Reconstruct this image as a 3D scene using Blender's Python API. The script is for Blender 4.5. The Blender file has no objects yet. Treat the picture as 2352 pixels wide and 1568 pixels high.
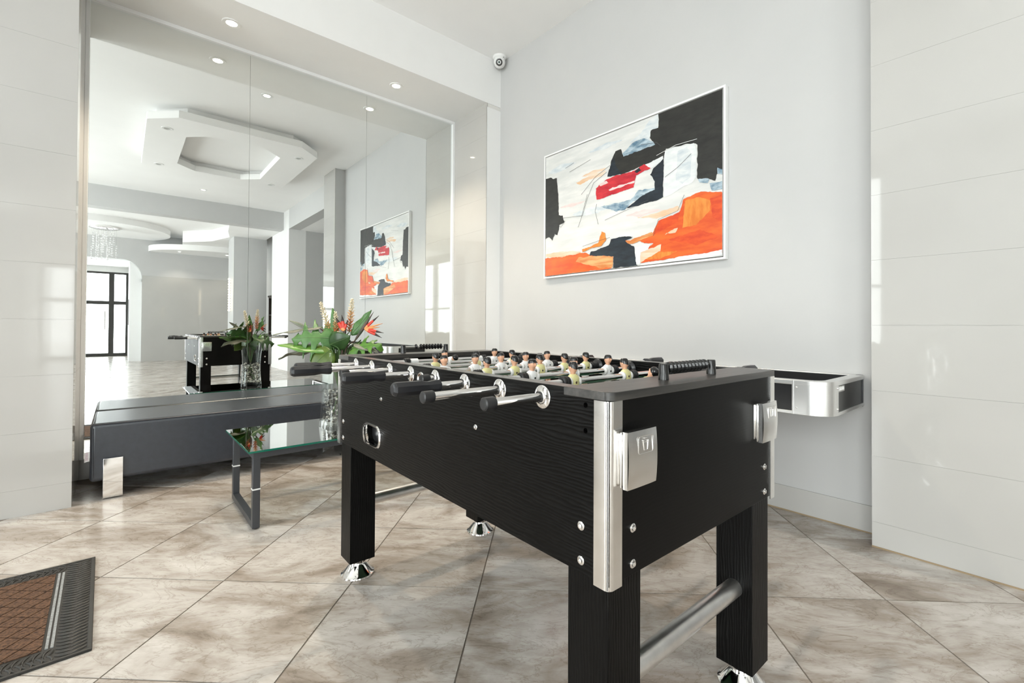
import bpy, bmesh, math, random
from mathutils import Vector, Matrix, noise
from mathutils.geometry import tessellate_polygon
random.seed(7)
PI = math.pi
sc = bpy.context.scene
C = sc.collection

# ------------------------------------------------------------------ camera
FPX, CX, CY = 1059.05, 1212.93, 739.68          # focal length and principal point in a 2352 x 1568 frame
cam = bpy.data.cameras.new('camera'); camo = bpy.data.objects.new('camera', cam); C.objects.link(camo)
fw = Vector((0.66186592, 0.74954198, 0.01096969)); rt = Vector((0.74953865, -0.66193978, 0.00524759)); up = Vector((-0.01119456, -0.004749, 0.99992606))
camo.matrix_world = Matrix(((rt.x, up.x, -fw.x, 0), (rt.y, up.y, -fw.y, 0), (rt.z, up.z, -fw.z, 1.0), (0, 0, 0, 1)))
cam.sensor_width = 36; cam.lens = FPX * 36 / 2352
cam.shift_x = (1176 - CX) / 2352; cam.shift_y = (CY - 784) / 2352
cam.clip_start = 0.02; cam.clip_end = 200
sc.camera = camo

# ------------------------------------------------------------------ world, daylight, exposure
wd = bpy.data.worlds.new('sky'); sc.world = wd; wd.use_nodes = True
DAY = 3.6; WORLD = DAY
bg = wd.node_tree.nodes['Background']; bg.inputs[0].default_value = (0.97, 0.985, 1.0, 1); bg.inputs[1].default_value = WORLD
sc.view_settings.view_transform = 'Standard'; sc.view_settings.look = 'None'
sc.view_settings.exposure = 0.55; sc.view_settings.gamma = 1; sc.view_settings.use_curve_mapping = False
sc.cycles.use_denoising = True
sc.cycles.max_bounces = 9; sc.cycles.diffuse_bounces = 4; sc.cycles.glossy_bounces = 5
sc.cycles.transparent_max_bounces = 12; sc.cycles.transmission_bounces = 4
sc.cycles.sample_clamp_indirect = 4; sc.cycles.blur_glossy = 1.0

def daylight(name, loc, rot, sx, sy, radiance=DAY):     # daylight standing outside each window opening
    l = bpy.data.lights.new(name, 'AREA'); l.shape = 'RECTANGLE'; l.size = sx; l.size_y = sy
    l.energy = radiance * PI * sx * sy; l.color = (0.97, 0.985, 1.0)
    o = bpy.data.objects.new(name, l); C.objects.link(o); o.location = loc; o.rotation_euler = rot
    return o

# room measures (metres)
XB, YF, YM, ZC, ZS = 2.7676, 3.5577, 4.1463, 3.5907, 3.1473
XR, XL, XP, YP, YP2 = 2.6048, -0.1928, 2.6061, 0.5487, 0.004
XW = -3.2                                         # window wall on the far side of the room
YE, YV = -8.25, -11.7                             # lobby end wall, entrance glazing
LEFTWIN = [(-3.1, -1.6), (-1.5, 0.1), (1.62, 2.9), (-7.9, -6.5), (-6.4, -5.0)]  # third opening inferred from the pillar's reflection, the others added unseen to light the rooms
for a, b in LEFTWIN:
    daylight('window_left_offscreen', (XW - 0.16, (a + b) / 2, 1.72), (0, -PI / 2, 0), 3.2, b - a)
daylight('window_entrance_offscreen', (-0.65, YV - 0.1, 1.38), (PI / 2, 0, 0), 1.7, 2.6)

# ------------------------------------------------------------------ helpers
class MB:
    def __init__(s): s.v = []; s.f = []; s.m = []
    def add(s, vs, fs, m=0):
        n = len(s.v); s.v += [tuple(p) for p in vs]; s.f += [tuple(i + n for i in q) for q in fs]; s.m += [m] * len(fs); return s
    def box(s, x0, x1, y0, y1, z0, z1, m=0):
        return s.add([(x0, y0, z0), (x1, y0, z0), (x1, y1, z0), (x0, y1, z0), (x0, y0, z1), (x1, y0, z1), (x1, y1, z1), (x0, y1, z1)],
                     [(3, 2, 1, 0), (4, 5, 6, 7), (0, 1, 5, 4), (1, 2, 6, 5), (2, 3, 7, 6), (3, 0, 4, 7)], m)
    def prism(s, poly, a0, a1, ax='z', m=0):      # poly counter-clockwise in the plane across the axis
        n = len(poly)
        def P(p, a): return {'z': (p[0], p[1], a), 'x': (a, p[0], p[1]), 'y': (p[0], a, p[1])}[ax]
        vs = [P(p, a0) for p in poly] + [P(p, a1) for p in poly]
        fs = [tuple(range(n - 1, -1, -1)), tuple(range(n, 2 * n))] + [(i, (i + 1) % n, (i + 1) % n + n, i + n) for i in range(n)]
        if ax == 'y': fs = [tuple(reversed(q)) for q in fs]
        return s.add(vs, fs, m)
    def lathe(s, prof, n=24, M=None, m=0, cap=True):  # prof of (r, h) about local z
        M = M or Matrix(); vs = []; fs = []; k = len(prof)
        for r, h in prof:
            for i in range(n):
                a = 2 * PI * i / n; vs.append(M @ Vector((r * math.cos(a), r * math.sin(a), h)))
        for j in range(k - 1):
            for i in range(n):
                fs.append((j * n + i, j * n + (i + 1) % n, (j + 1) * n + (i + 1) % n, (j + 1) * n + i))
        if cap: fs += [tuple(range(n - 1, -1, -1)), tuple((k - 1) * n + i for i in range(n))]
        return s.add(vs, fs, m)
    def tube(s, pts, r, n=8, m=0):
        pts = [Vector(p) for p in pts]; vs = []; fs = []; ref = None
        rr = r if isinstance(r, (list, tuple)) else [r] * len(pts)
        for i, p in enumerate(pts):
            t = (pts[min(i + 1, len(pts) - 1)] - pts[max(i - 1, 0)]).normalized()
            if ref is None:
                ref = t.orthogonal().normalized()
            ref = (ref - t * ref.dot(t)).normalized(); b = t.cross(ref)
            for j in range(n):
                a = 2 * PI * j / n; vs.append(p + (ref * math.cos(a) + b * math.sin(a)) * rr[i])
        k = len(pts)
        for i in range(k - 1):
            for j in range(n):
                fs.append((i * n + j, i * n + (j + 1) % n, (i + 1) * n + (j + 1) % n, (i + 1) * n + j))
        fs += [tuple(range(n - 1, -1, -1)), tuple((k - 1) * n + i for i in range(n))]
        return s.add(vs, fs, m)
    def ball(s, c, r, nu=12, nv=8, m=0, M=None):
        M = M or Matrix(); c = Vector(c); r = r if isinstance(r, (tuple, list)) else (r, r, r); vs = []; fs = []
        for j in range(nv + 1):
            ph = -PI / 2 + PI * j / nv
            for i in range(nu):
                a = 2 * PI * i / nu
                vs.append(M @ (c + Vector((r[0] * math.cos(ph) * math.cos(a), r[1] * math.cos(ph) * math.sin(a), r[2] * math.sin(ph)))))
        for j in range(nv):
            for i in range(nu):
                fs.append((j * nu + i, j * nu + (i + 1) % nu, (j + 1) * nu + (i + 1) % nu, (j + 1) * nu + i))
        return s.add(vs, fs, m)
    def grid(s, fn, nu, nv, m=0):
        vs = [fn(i / nu, j / nv) for j in range(nv + 1) for i in range(nu + 1)]
        fs = [(j * (nu + 1) + i, j * (nu + 1) + i + 1, (j + 1) * (nu + 1) + i + 1, (j + 1) * (nu + 1) + i) for j in range(nv) for i in range(nu)]
        return s.add(vs, fs, m)
    def mesh(s, name, mats, ang=35):
        me = bpy.data.meshes.new(name); me.from_pydata(s.v, [], s.f)
        for mt in (mats if isinstance(mats, (list, tuple)) else [mats]): me.materials.append(mt)
        me.polygons.foreach_set('material_index', s.m); me.update()
        bm = bmesh.new(); bm.from_mesh(me); bmesh.ops.remove_doubles(bm, verts=bm.verts, dist=1e-6)
        bmesh.ops.recalc_face_normals(bm, faces=bm.faces); bm.to_mesh(me); bm.free()
        if ang:
            me.polygons.foreach_set('use_smooth', [True] * len(me.polygons)); me.set_sharp_from_angle(angle=math.radians(ang))
        return me
    def build(s, name, mats, parent=None, bevel=0, ang=35, seg=2):
        return link(name, s.mesh(name, mats, ang), parent, bevel, seg)
def link(name, me, parent=None, bevel=0, seg=2):
    o = bpy.data.objects.new(name, me); C.objects.link(o)
    if parent: o.parent = parent
    if bevel:
        b = o.modifiers.new('bevel', 'BEVEL'); b.width = bevel; b.segments = seg; b.limit_method = 'ANGLE'; b.angle_limit = math.radians(40)
    return o
def thing(name, label, cat, loc=(0, 0, 0), rz=0, group=None):
    o = bpy.data.objects.new(name, None); C.objects.link(o); o.empty_display_size = 0.1
    o.location = loc; o.rotation_euler = (0, 0, rz); o['label'] = label; o['category'] = cat
    if group: o['group'] = group
    return o
def tag(o, label, cat, group=None, kind=None):
    o['label'] = label; o['category'] = cat
    if group: o['group'] = group
    if kind: o['kind'] = kind
    return o
def struct(name, mb, mats, bevel=0, ang=35):
    o = mb.build(name, mats, None, bevel, ang); o['kind'] = 'structure'; return o
def carve(o, cutters):                            # real holes: boolean, then bake and drop the cutter
    for cmb in cutters:
        c = cmb.build('cutter', o.data.materials[0]); md = o.modifiers.new('hole', 'BOOLEAN'); md.operation = 'DIFFERENCE'; md.object = c; md.solver = 'EXACT'
        c.parent = o.parent
        bpy.context.view_layer.update()
        dg = bpy.context.evaluated_depsgraph_get(); me = bpy.data.meshes.new_from_object(o.evaluated_get(dg))
        o.modifiers.clear(); o.data = me; bpy.data.objects.remove(c)
    return o

# ------------------------------------------------------------------ materials
def newmat(name):
    m = bpy.data.materials.new(name); m.use_nodes = True; nt = m.node_tree
    return m, nt, nt.nodes['Principled BSDF']
def mat(name, col, rough=0.5, metal=0.0, spec=0.5, emit=None, es=0, coat=0):
    m, nt, p = newmat(name)
    p.inputs['Base Color'].default_value = (*col, 1); p.inputs['Roughness'].default_value = rough
    p.inputs['Metallic'].default_value = metal; p.inputs['Specular IOR Level'].default_value = spec
    p.inputs['Coat Weight'].default_value = coat
    if emit: p.inputs['Emission Color'].default_value = (*emit, 1); p.inputs['Emission Strength'].default_value = es
    return m
def N(nt, t, **kw):
    n = nt.nodes.new('ShaderNode' + t)
    for k, v in kw.items():
        if k in n.inputs: n.inputs[k].default_value = v
        else: setattr(n, k, v)
    return n
def ramp(nt, stops):
    r = N(nt, 'ValToRGB'); e = r.color_ramp.elements
    while len(e) > 1: e.remove(e[-1])
    e[0].position = stops[0][0]; e[0].color = (*stops[0][1], 1)
    for p, c in stops[1:]:
        q = e.new(p); q.color = (*c, 1)
    return r
def noisy(name, c0, c1, scale=(8, 8, 8), rough=0.5, bump=0.0, detail=6, spec=0.5, rand=False, metal=0, r2=None, bscale=None, lo=0.35, hi=0.65):
    m, nt, p = newmat(name); L = nt.links.new
    tc = N(nt, 'TexCoord'); mp = N(nt, 'Mapping'); mp.inputs['Scale'].default_value = scale; L(tc.outputs['Object'], mp.inputs['Vector'])
    if rand:
        oi = N(nt, 'ObjectInfo'); ml = N(nt, 'Math', operation='MULTIPLY'); ml.inputs[1].default_value = 37.0
        L(oi.outputs['Random'], ml.inputs[0]); cb = N(nt, 'CombineXYZ')
        for k in range(3): L(ml.outputs[0], cb.inputs[k])
        L(cb.outputs[0], mp.inputs['Location'])
    nz = N(nt, 'TexNoise'); nz.inputs['Scale'].default_value = 1; nz.inputs['Detail'].default_value = detail; nz.inputs['Roughness'].default_value = 0.6
    L(mp.outputs[0], nz.inputs['Vector'])
    r = ramp(nt, [(lo, c0), (hi, c1)]); L(nz.outputs[0], r.inputs[0]); L(r.outputs[0], p.inputs['Base Color'])
    p.inputs['Roughness'].default_value = rough; p.inputs['Specular IOR Level'].default_value = spec; p.inputs['Metallic'].default_value = metal
    if r2 is not None:
        mr = N(nt, 'MapRange'); mr.inputs['To Min'].default_value = rough; mr.inputs['To Max'].default_value = r2
        L(nz.outputs[0], mr.inputs[0]); L(mr.outputs[0], p.inputs['Roughness'])
    if bump:
        b = N(nt, 'Bump'); b.inputs['Strength'].default_value = bump; b.inputs['Distance'].default_value = 0.002
        src = nz
        if bscale:
            n2 = N(nt, 'TexNoise'); n2.inputs['Scale'].default_value = bscale; n2.inputs['Detail'].default_value = 4; L(tc.outputs['Object'], n2.inputs['Vector']); src = n2
        L(src.outputs[0], b.inputs['Height']); L(b.outputs[0], p.inputs['Normal'])
    return m

PAINT = noisy('wall_paint', (0.525, 0.525, 0.52), (0.54, 0.538, 0.532), (3, 3, 3), 0.55, 0.05, bscale=180)
WHITE = noisy('white_paint', (0.80, 0.80, 0.79), (0.82, 0.82, 0.81), (3, 3, 3), 0.5, 0.04, bscale=180)
CEIL = noisy('ceiling_paint', (0.88, 0.875, 0.865), (0.90, 0.895, 0.885), (2, 2, 2), 0.7, 0.04, bscale=120)
GTILE = noisy('polished_wall_tile', (0.465, 0.455, 0.435), (0.49, 0.48, 0.46), (1.2, 1.2, 1.2), 0.04, spec=0.45, detail=3)
GROUT = mat('tile_grout', (0.70, 0.69, 0.66), 0.7)
FGROUT = mat('floor_grout', (0.17, 0.145, 0.12), 0.85)
CHROME = mat('chrome', (0.86, 0.85, 0.84), 0.07, 1.0)
STEEL = noisy('polished_steel', (0.84, 0.825, 0.80), (0.90, 0.885, 0.865), (2, 2, 40), 0.20, metal=1.0)
ALU = mat('satin_aluminium', (0.80, 0.80, 0.79), 0.32, 1.0)
RUBBER = mat('black_rubber', (0.018, 0.018, 0.019), 0.42)
BLACKPL = mat('black_plastic', (0.014, 0.014, 0.015), 0.28)
HANDLE = mat('handle_plastic', (0.012, 0.0125, 0.015), 0.36)
BLACKGL = mat('black_gloss', (0.01, 0.01, 0.01), 0.12)
BLACKMT = mat('black_matte', (0.012, 0.012, 0.012), 0.6)
MDF = mat('raw_board', (0.20, 0.11, 0.05), 0.9)
WHITEPL = mat('white_plastic', (0.80, 0.80, 0.79), 0.35)
FRAMEW = mat('frame_white', (0.86, 0.86, 0.85), 0.4)
FRAMEST = mat('frame_steel_dark', (0.065, 0.068, 0.075), 0.38, 0.4)
LAMP = mat('lamp_lens', (1, 1, 1), 0.5, emit=(1.0, 0.90, 0.74), es=22)
LAMPOFF = mat('unlit_lamp_lens', (0.42, 0.42, 0.41), 0.3)
LEATHER = noisy('black_leatherette', (0.015, 0.0185, 0.027), (0.022, 0.027, 0.037), (30, 30, 30), 0.30, 0.015, bscale=420, spec=0.75)
DARKFRAME = mat('dark_bronze_frame', (0.035, 0.033, 0.03), 0.45)

def mirror_mat():
    m, nt, p = newmat('mirror_silver'); p.inputs['Base Color'].default_value = (0.86, 0.885, 0.875, 1); p.inputs['Metallic'].default_value = 1; p.inputs['Roughness'].default_value = 0.0
    return m
MIRROR = mirror_mat()
def thin_glass(name, tint, ior=1.5, boost=1.0):
    m, nt, p = newmat(name); L = nt.links.new; nt.nodes.remove(p); out = nt.nodes['Material Output']
    lw = N(nt, 'LayerWeight'); lw.inputs['Blend'].default_value = 0.5
    pw = N(nt, 'Math', operation='POWER'); pw.inputs[1].default_value = 5.0; L(lw.outputs['Facing'], pw.inputs[0])
    f0 = ((ior - 1) / (ior + 1)) ** 2
    ma = N(nt, 'Math', operation='MULTIPLY_ADD'); ma.inputs[1].default_value = 1 - f0; ma.inputs[2].default_value = f0; L(pw.outputs[0], ma.inputs[0])
    ml = N(nt, 'Math', operation='MULTIPLY', use_clamp=True); ml.inputs[1].default_value = boost; L(ma.outputs[0], ml.inputs[0])
    t = N(nt, 'BsdfTransparent'); t.inputs[0].default_value = (*tint, 1); g = N(nt, 'BsdfGlossy'); g.inputs['Roughness'].default_value = 0.0
    mx = N(nt, 'MixShader'); L(ml.outputs[0], mx.inputs[0]); L(t.outputs[0], mx.inputs[1]); L(g.outputs[0], mx.inputs[2]); L(mx.outputs[0], out.inputs[0])
    return m
GLASS = thin_glass('clear_glass', (0.97, 0.985, 0.975), 1.5, 1.2)
TABLEGL = thin_glass('table_glass', (0.93, 0.96, 0.945), 1.52, 3.0)
GLEDGE = mat('green_glass_edge', (0.01, 0.14, 0.09), 0.1)
WINGL = thin_glass('window_glass', (0.96, 0.98, 0.97), 1.5)

def blackwood(name, axis, grain=1.0, spec=0.3, ro=0.0):                        # black ash veneer, grain running along axis
    m, nt, p = newmat(name); L = nt.links.new
    tc = N(nt, 'TexCoord'); mp = N(nt, 'Mapping')
    s = [11.0, 11.0, 11.0]; s[axis] = 2.4; mp.inputs['Scale'].default_value = s; L(tc.outputs['Object'], mp.inputs['Vector'])
    n1 = N(nt, 'TexNoise'); n1.inputs['Scale'].default_value = 1.0; n1.inputs['Detail'].default_value = 4; n1.inputs['Roughness'].default_value = 0.62; L(mp.outputs[0], n1.inputs['Vector'])
    mul = N(nt, 'Math', operation='MULTIPLY'); mul.inputs[1].default_value = 40; L(n1.outputs[0], mul.inputs[0])
    sp = N(nt, 'SeparateXYZ'); L(tc.outputs['Object'], sp.inputs[0]); acr = [N(nt, 'Math', operation='MULTIPLY') for _ in range(2)]
    for q, k in zip(acr, [k for k in range(3) if k != axis]): q.inputs[1].default_value = 820.0; L(sp.outputs[k], q.inputs[0])
    a1 = N(nt, 'Math', operation='ADD'); L(acr[0].outputs[0], a1.inputs[0]); L(acr[1].outputs[0], a1.inputs[1])
    a2 = N(nt, 'Math', operation='ADD'); L(a1.outputs[0], a2.inputs[0]); L(mul.outputs[0], a2.inputs[1])
    sn = N(nt, 'Math', operation='SINE'); L(a2.outputs[0], sn.inputs[0])
    n2 = N(nt, 'TexNoise'); n2.inputs['Scale'].default_value = 3.5; n2.inputs['Detail'].default_value = 5; L(tc.outputs['Object'], n2.inputs['Vector'])
    mx = N(nt, 'Math', operation='MULTIPLY'); L(sn.outputs[0], mx.inputs[0]); L(n2.outputs[0], mx.inputs[1])
    r = ramp(nt, [(0.0, (0.0016, 0.0015, 0.0014)), (0.20, (0.002, 0.0019, 0.0018)), (0.58, (0.002 + 0.006 * grain, 0.0019 + 0.0059 * grain, 0.0018 + 0.0056 * grain))]); L(mx.outputs[0], r.inputs[0]); L(r.outputs[0], p.inputs['Base Color'])
    rr = N(nt, 'MapRange'); rr.inputs['To Min'].default_value = 0.30 + ro; rr.inputs['To Max'].default_value = 0.42 + ro; L(n2.outputs[0], rr.inputs[0]); L(rr.outputs[0], p.inputs['Roughness'])
    b = N(nt, 'Bump'); b.inputs['Strength'].default_value = 0.25 * grain; b.inputs['Distance'].default_value = 0.0010; L(sn.outputs[0], b.inputs['Height']); L(b.outputs[0], p.inputs['Normal'])
    p.inputs['Specular IOR Level'].default_value = spec
    return m
WOODX, WOODY, WOODZ = blackwood('black_wood_x', 0, 0.10, 0.12, 0.04), blackwood('black_wood_y', 1, 1.0, 0.12, 0.04), blackwood('black_wood_z', 2, 0.8, 0.12, 0.04)

def floor_tile_mat():
    m, nt, p = newmat('stone_look_floor_tile'); L = nt.links.new
    tc = N(nt, 'TexCoord'); oi = N(nt, 'ObjectInfo'); ml = N(nt, 'Math', operation='MULTIPLY'); ml.inputs[1].default_value = 91.0; L(oi.outputs['Random'], ml.inputs[0])
    cb = N(nt, 'CombineXYZ'); L(ml.outputs[0], cb.inputs[0]); L(ml.outputs[0], cb.inputs[1])
    ad = N(nt, 'VectorMath', operation='ADD'); L(tc.outputs['Object'], ad.inputs[0]); L(cb.outputs[0], ad.inputs[1])
    def nz(scale, det, rough=0.6, dist=0.0):
        mp = N(nt, 'Mapping'); mp.inputs['Scale'].default_value = scale; mp.inputs['Rotation'].default_value = (0, 0, 0.12); L(ad.outputs[0], mp.inputs['Vector'])
        n = N(nt, 'TexNoise'); n.inputs['Scale'].default_value = 1; n.inputs['Detail'].default_value = det; n.inputs['Roughness'].default_value = rough; n.inputs['Distortion'].default_value = dist
        L(mp.outputs[0], n.inputs['Vector']); return n
    a = nz((2.0, 4.6, 1), 7, 0.60, 0.9); b = nz((12, 30, 1), 7, 0.72, 0.5); c = nz((3.2, 7.5, 1), 5, 0.6, 2.6)
    r1 = ramp(nt, [(0.30, (0.205, 0.165, 0.13)), (0.42, (0.335, 0.29, 0.25)), (0.53, (0.47, 0.435, 0.40)), (0.70, (0.585, 0.56, 0.53))]); L(a.outputs[0], r1.inputs[0])
    r2 = ramp(nt, [(0.32, (0.74, 0.70, 0.66)), (0.52, (1, 1, 1)), (0.75, (1.08, 1.08, 1.08))]); L(b.outputs[0], r2.inputs[0])
    m1 = N(nt, 'MixRGB', blend_type='MULTIPLY'); m1.inputs[0].default_value = 0.6; L(r1.outputs[0], m1.inputs[1]); L(r2.outputs[0], m1.inputs[2])
    sb = N(nt, 'Math', operation='SUBTRACT'); L(c.outputs[0], sb.inputs[0]); sb.inputs[1].default_value = 0.5
    ab = N(nt, 'Math', operation='ABSOLUTE'); L(sb.outputs[0], ab.inputs[0])
    r3 = ramp(nt, [(0.0, (0.50, 0.44, 0.38)), (0.012, (0.85, 0.83, 0.8)), (0.03, (1, 1, 1))]); L(ab.outputs[0], r3.inputs[0])
    m2 = N(nt, 'MixRGB', blend_type='MULTIPLY'); m2.inputs[0].default_value = 0.5; L(m1.outputs[0], m2.inputs[1]); L(r3.outputs[0], m2.inputs[2])
    L(m2.outputs[0], p.inputs['Base Color'])
    mr = N(nt, 'MapRange'); mr.inputs['To Min'].default_value = 0.13; mr.inputs['To Max'].default_value = 0.28; L(b.outputs[0], mr.inputs[0]); L(mr.outputs[0], p.inputs['Roughness'])
    bp = N(nt, 'Bump'); bp.inputs['Strength'].default_value = 0.06; bp.inputs['Distance'].default_value = 0.002; L(b.outputs[0], bp.inputs['Height']); L(bp.outputs[0], p.inputs['Normal'])
    return m
FTILE = floor_tile_mat()

# ================================================================== THE SETTING
# ---- floor: grout bed and separate diagonal stone-look tiles
floor = struct('floor', MB().box(-3.4, 5.3, -12.2, 4.3, -0.15, -0.0022), FGROUT)
G, TS = 0.8058, 0.5036; TU, TV = 1.0264, 2.1648
du = Vector((math.cos(G), math.sin(G))); dv = Vector((math.sin(G), -math.cos(G)))
h = TS / 2 - 0.0026
tme = MB().box(-h, h, -h, h, -0.012, 0, 0).mesh('floor_tile', FTILE, 0)
cells = []
for i in range(-32, 12):
    for j in range(-26, 26):
        c = Vector((TU, TV)) + du * (TS * (i + 0.5)) + dv * (TS * (j + 0.5))
        x, y = c
        if not (-3.3 < x < 5.2 and -12.1 < y < 4.25): continue
        if x > XB + 0.36 and not (-2.9 < y < 0.1): continue
        vis = (y > -0.3 and x > -1.0 and x < 3.05) or (y <= -0.3 and -1.3 - 0.02 * y < x < 3.1)
        d = math.hypot(x, y) if y > -0.3 else math.hypot(x, 2 * YM - y)
        cells.append((0 if vis else 1, d, i, j, x, y))
cells.sort()
rest = MB()
for k, (nv, d, i, j, x, y) in enumerate(cells):
    if k < 296:
        o = link('floor_tile', tme, floor); o.location = (x, y, 0); o.rotation_euler = (0, 0, G - PI / 2)
    else:
        ca, sa = math.cos(G - PI / 2), math.sin(G - PI / 2)
        q = [(x + ca * a - sa * b, y + sa * a + ca * b, 0) for a, b in ((-h, -h), (h, -h), (h, h), (-h, h))]
        rest.add(q, [(0, 1, 2, 3)])
o = rest.build('floor_tile_field', FTILE, floor, ang=0); o['kind'] = 'stuff'

# ---- ceiling of the games room with its octagonal drop
ceil = struct('ceiling', MB().box(XW, 3.0, -3.53, YF + 0.4, ZC, ZC + 0.2), CEIL)
def octagon(cx, cy, hx, hy, ch): return [(cx + a * hx - (a * ch if q else 0), cy + b * hy - (0 if q else b * ch)) for a, b, q in ((1, -1, 0), (1, 1, 0), (1, 1, 1), (-1, 1, 1), (-1, 1, 0), (-1, -1, 0), (-1, -1, 1), (1, -1, 1))]
def ring_slab(outer, inner, z0, z1):
    n = len(outer); mb = MB()
    vs = [(*p, z0) for p in outer] + [(*p, z0) for p in inner] + [(*p, z1) for p in outer] + [(*p, z1) for p in inner]; fs = []
    for i in range(n):
        j = (i + 1) % n
        fs += [(i, n + i, n + j, j), (2 * n + i, 2 * n + j, 3 * n + j, 3 * n + i), (i, j, 2 * n + j, 2 * n + i), (n + i, 3 * n + i, 3 * n + j, n + j)]
    return mb.add(vs, fs)
OX, OY = 1.15, 0.31
ring_slab(octagon(OX, OY, 0.95, 1.27, 0.28), octagon(OX, OY, 0.545, 0.88, 0.24), 3.42, 3.51).build('octagon_drop', CEIL, ceil, 0.003)
ring_slab(octagon(OX, OY, 0.86, 1.18, 0.28), octagon(OX, OY, 0.60, 0.94, 0.24), 3.51, ZC).build('drop_upstand', CEIL, ceil)
MB().prism(octagon(OX, OY, 0.598, 0.938, 0.24), ZC - 0.012, ZC - 0.002).build('recess_panel', CEIL, ceil)

# ---- walls round the games room
struct('wall_back', MB().box(-0.4, 3.0, YM + 0.007, YM + 0.2, 0, ZC), PAINT)
struct('wall_beam', MB().box(XW, 3.0, YF, YM + 0.2, ZS, ZC + 0.01), WHITE)
pier_r = struct('wall_pier_right', MB().box(XR + 0.008, 3.0, YF + 0.006, YM + 0.1, 0, ZS), GROUT)
pier_l = struct('wall_pier_left', MB().box(XW, XL - 0.008, YF + 0.008, YM + 0.1, 0, ZS + 0.01), GROUT)
struct('wall_right', MB().box(XB, 3.0, YP2, YM, 0, ZC + 0.01), PAINT)
pil = struct('wall_pillar', MB().box(XP + 0.008, 3.0, YP2 + 0.004, YP, 0, ZC + 0.01), PAINT)
rows = [0.0, 0.116] + [0.116 + 0.3005 * k for k in range(1, 12)] + [ZC]
def tile_rows(parent, spans, face, plane, zs, mat_, name='wall_tile', t=0.008, g=0.0003):
    for z0, z1 in zip(zs[:-1], zs[1:]):
        for a, b in spans:
            mb = MB()
            if face == 'x': mb.box(plane, plane + t, a + g, b - g, z0 + g, z1 - g)
            else: mb.box(a + g, b - g, plane, plane + t, z0 + g, z1 - g)
            mb.build(name, mat_, parent, 0)
tile_rows(pil, [(YP2, YP)], 'x', XP, rows, GTILE)
lrows = [0.0, 0.139, 0.432, 0.73] + [0.73 + 0.3 * k for k in range(1, 9)] + [ZS]
tile_rows(pier_l, [(XL - 0.6, XL), (XL - 1.2, XL - 0.6), (XL - 1.8, XL - 1.2), (XL - 2.4, XL - 1.8), (XW + 0.01, XL - 2.4)], 'y', YF, lrows, GTILE)
tile_rows(pier_l, [(YF + 0.008, YM + 0.004)], 'x', XL - 0.008, lrows, GTILE)
rrows = [0.0, 0.139] + [0.139 + 0.3 * k for k in range(1, 10)] + [3.05, ZS]
tile_rows(pier_r, [(YF, YM + 0.004)], 'x', XR, rrows, GTILE)
MB().box(XR, XB + 0.001, YF, YF + 0.006, 0, 3.11).build('pier_facing', WHITE, pier_r, 0.001)
bb = struct('baseboard_right', MB().box(XB - 0.009, XB + 0.002, YP, YF, 0.004, 0.133), GTILE, 0.001)
MB().box(XB - 0.011, XB, YP, YF, -0.001, 0.006).build('sealant_bead', mat('tan_sealant', (0.30, 0.22, 0.13), 0.7), bb)
MB().box(XP - 0.003, XP + 0.004, YP2, YP, -0.001, 0.006).build('sealant_bead', bpy.data.materials['tan_sealant'], pil)
struct('baseboard_back', MB().box(XL, XR, YM - 0.004, YM + 0.01, 0.0, 0.131), GTILE, 0.001)

# ---- window wall (out of the frame to the left, most windows added for daylight): piers and heads round the openings
LW = sorted(LEFTWIN)
wl = MB(); y0 = -12.2
for a, b in LW:
    wl.box(XW - 0.2, XW, y0, a, 0, ZC + 0.1); wl.box(XW - 0.2, XW, a, b, 0, 0.12); wl.box(XW - 0.2, XW, a, b, 3.32, ZC + 0.1); y0 = b
wl.box(XW - 0.2, XW, y0, YM + 0.2, 0, ZC + 0.1)
struct('wall_left', wl, PAINT)
struct('wall_window_return', MB().box(XW, -2.6, -3.56, -3.4, 0, ZC + 0.05), PAINT)
for k, (a, b) in enumerate(LW):  # frames and panes for these openings, most of them added for daylight
    w = thing('window_%d' % (k + 1), 'dark framed window in the long window wall', 'window'); w['kind'] = 'structure'; del w['label'], w['category']
    w.location = (XW - 0.1, (a + b) / 2, 0.12); hw = (b - a) / 2
    fr = MB()
    for y in (-hw, hw - 0.05): fr.box(-0.03, 0.03, y, y + 0.05, 0, 3.2)
    for z in (0, 1.5, 3.15): fr.box(-0.03, 0.03, -hw + 0.05, hw - 0.05, z, z + 0.05)
    fr.build('window_frame', DARKFRAME, w)
    MB().box(-0.003, 0.003, -hw + 0.05, hw - 0.05, 0.05, 3.15).build('pane', WINGL, w)

# ---- the side of the lobby seen in the mirror: header, passage, columns, beam
struct('wall_header', MB().box(XB, 3.0, -2.86, YP2, 3.154, ZC + 0.01), PAINT)
struct('wall_column', MB().box(XB, 3.12, -4.36, -2.86, 0, ZC + 0.01), WHITE)
struct('wall_passage_far', MB().box(3.12, 5.3, -3.0, -2.86, 0, 3.2), PAINT)
struct('wall_passage_near', MB().box(3.0, 5.3, YP2, 0.15, 0, 3.2), PAINT)
struct('wall_passage_end', MB().box(5.2, 5.3, -3.0, 0.15, 0, 3.2), PAINT)
struct('ceiling_passage', MB().box(3.0, 5.3, -3.0, 0.15, 3.154, 3.3), CEIL)
struct('wall_lobby_beam', MB().box(XW, XB, -3.56, -3.3, 3.19, ZC + 0.05), PAINT)
lc = struct('ceiling_lobby', MB().box(XW, 3.3, -12.2, -3.5, 3.5, 3.7), CEIL)
def disc(cx, cy, r, n=56): return [(cx + r * math.cos(2 * PI * i / n), cy + r * math.sin(2 * PI * i / n)) for i in range(n)]
MB().prism(disc(-0.45, -7.35, 1.42), 3.36, 3.5).build('round_drop', CEIL, lc)
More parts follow.
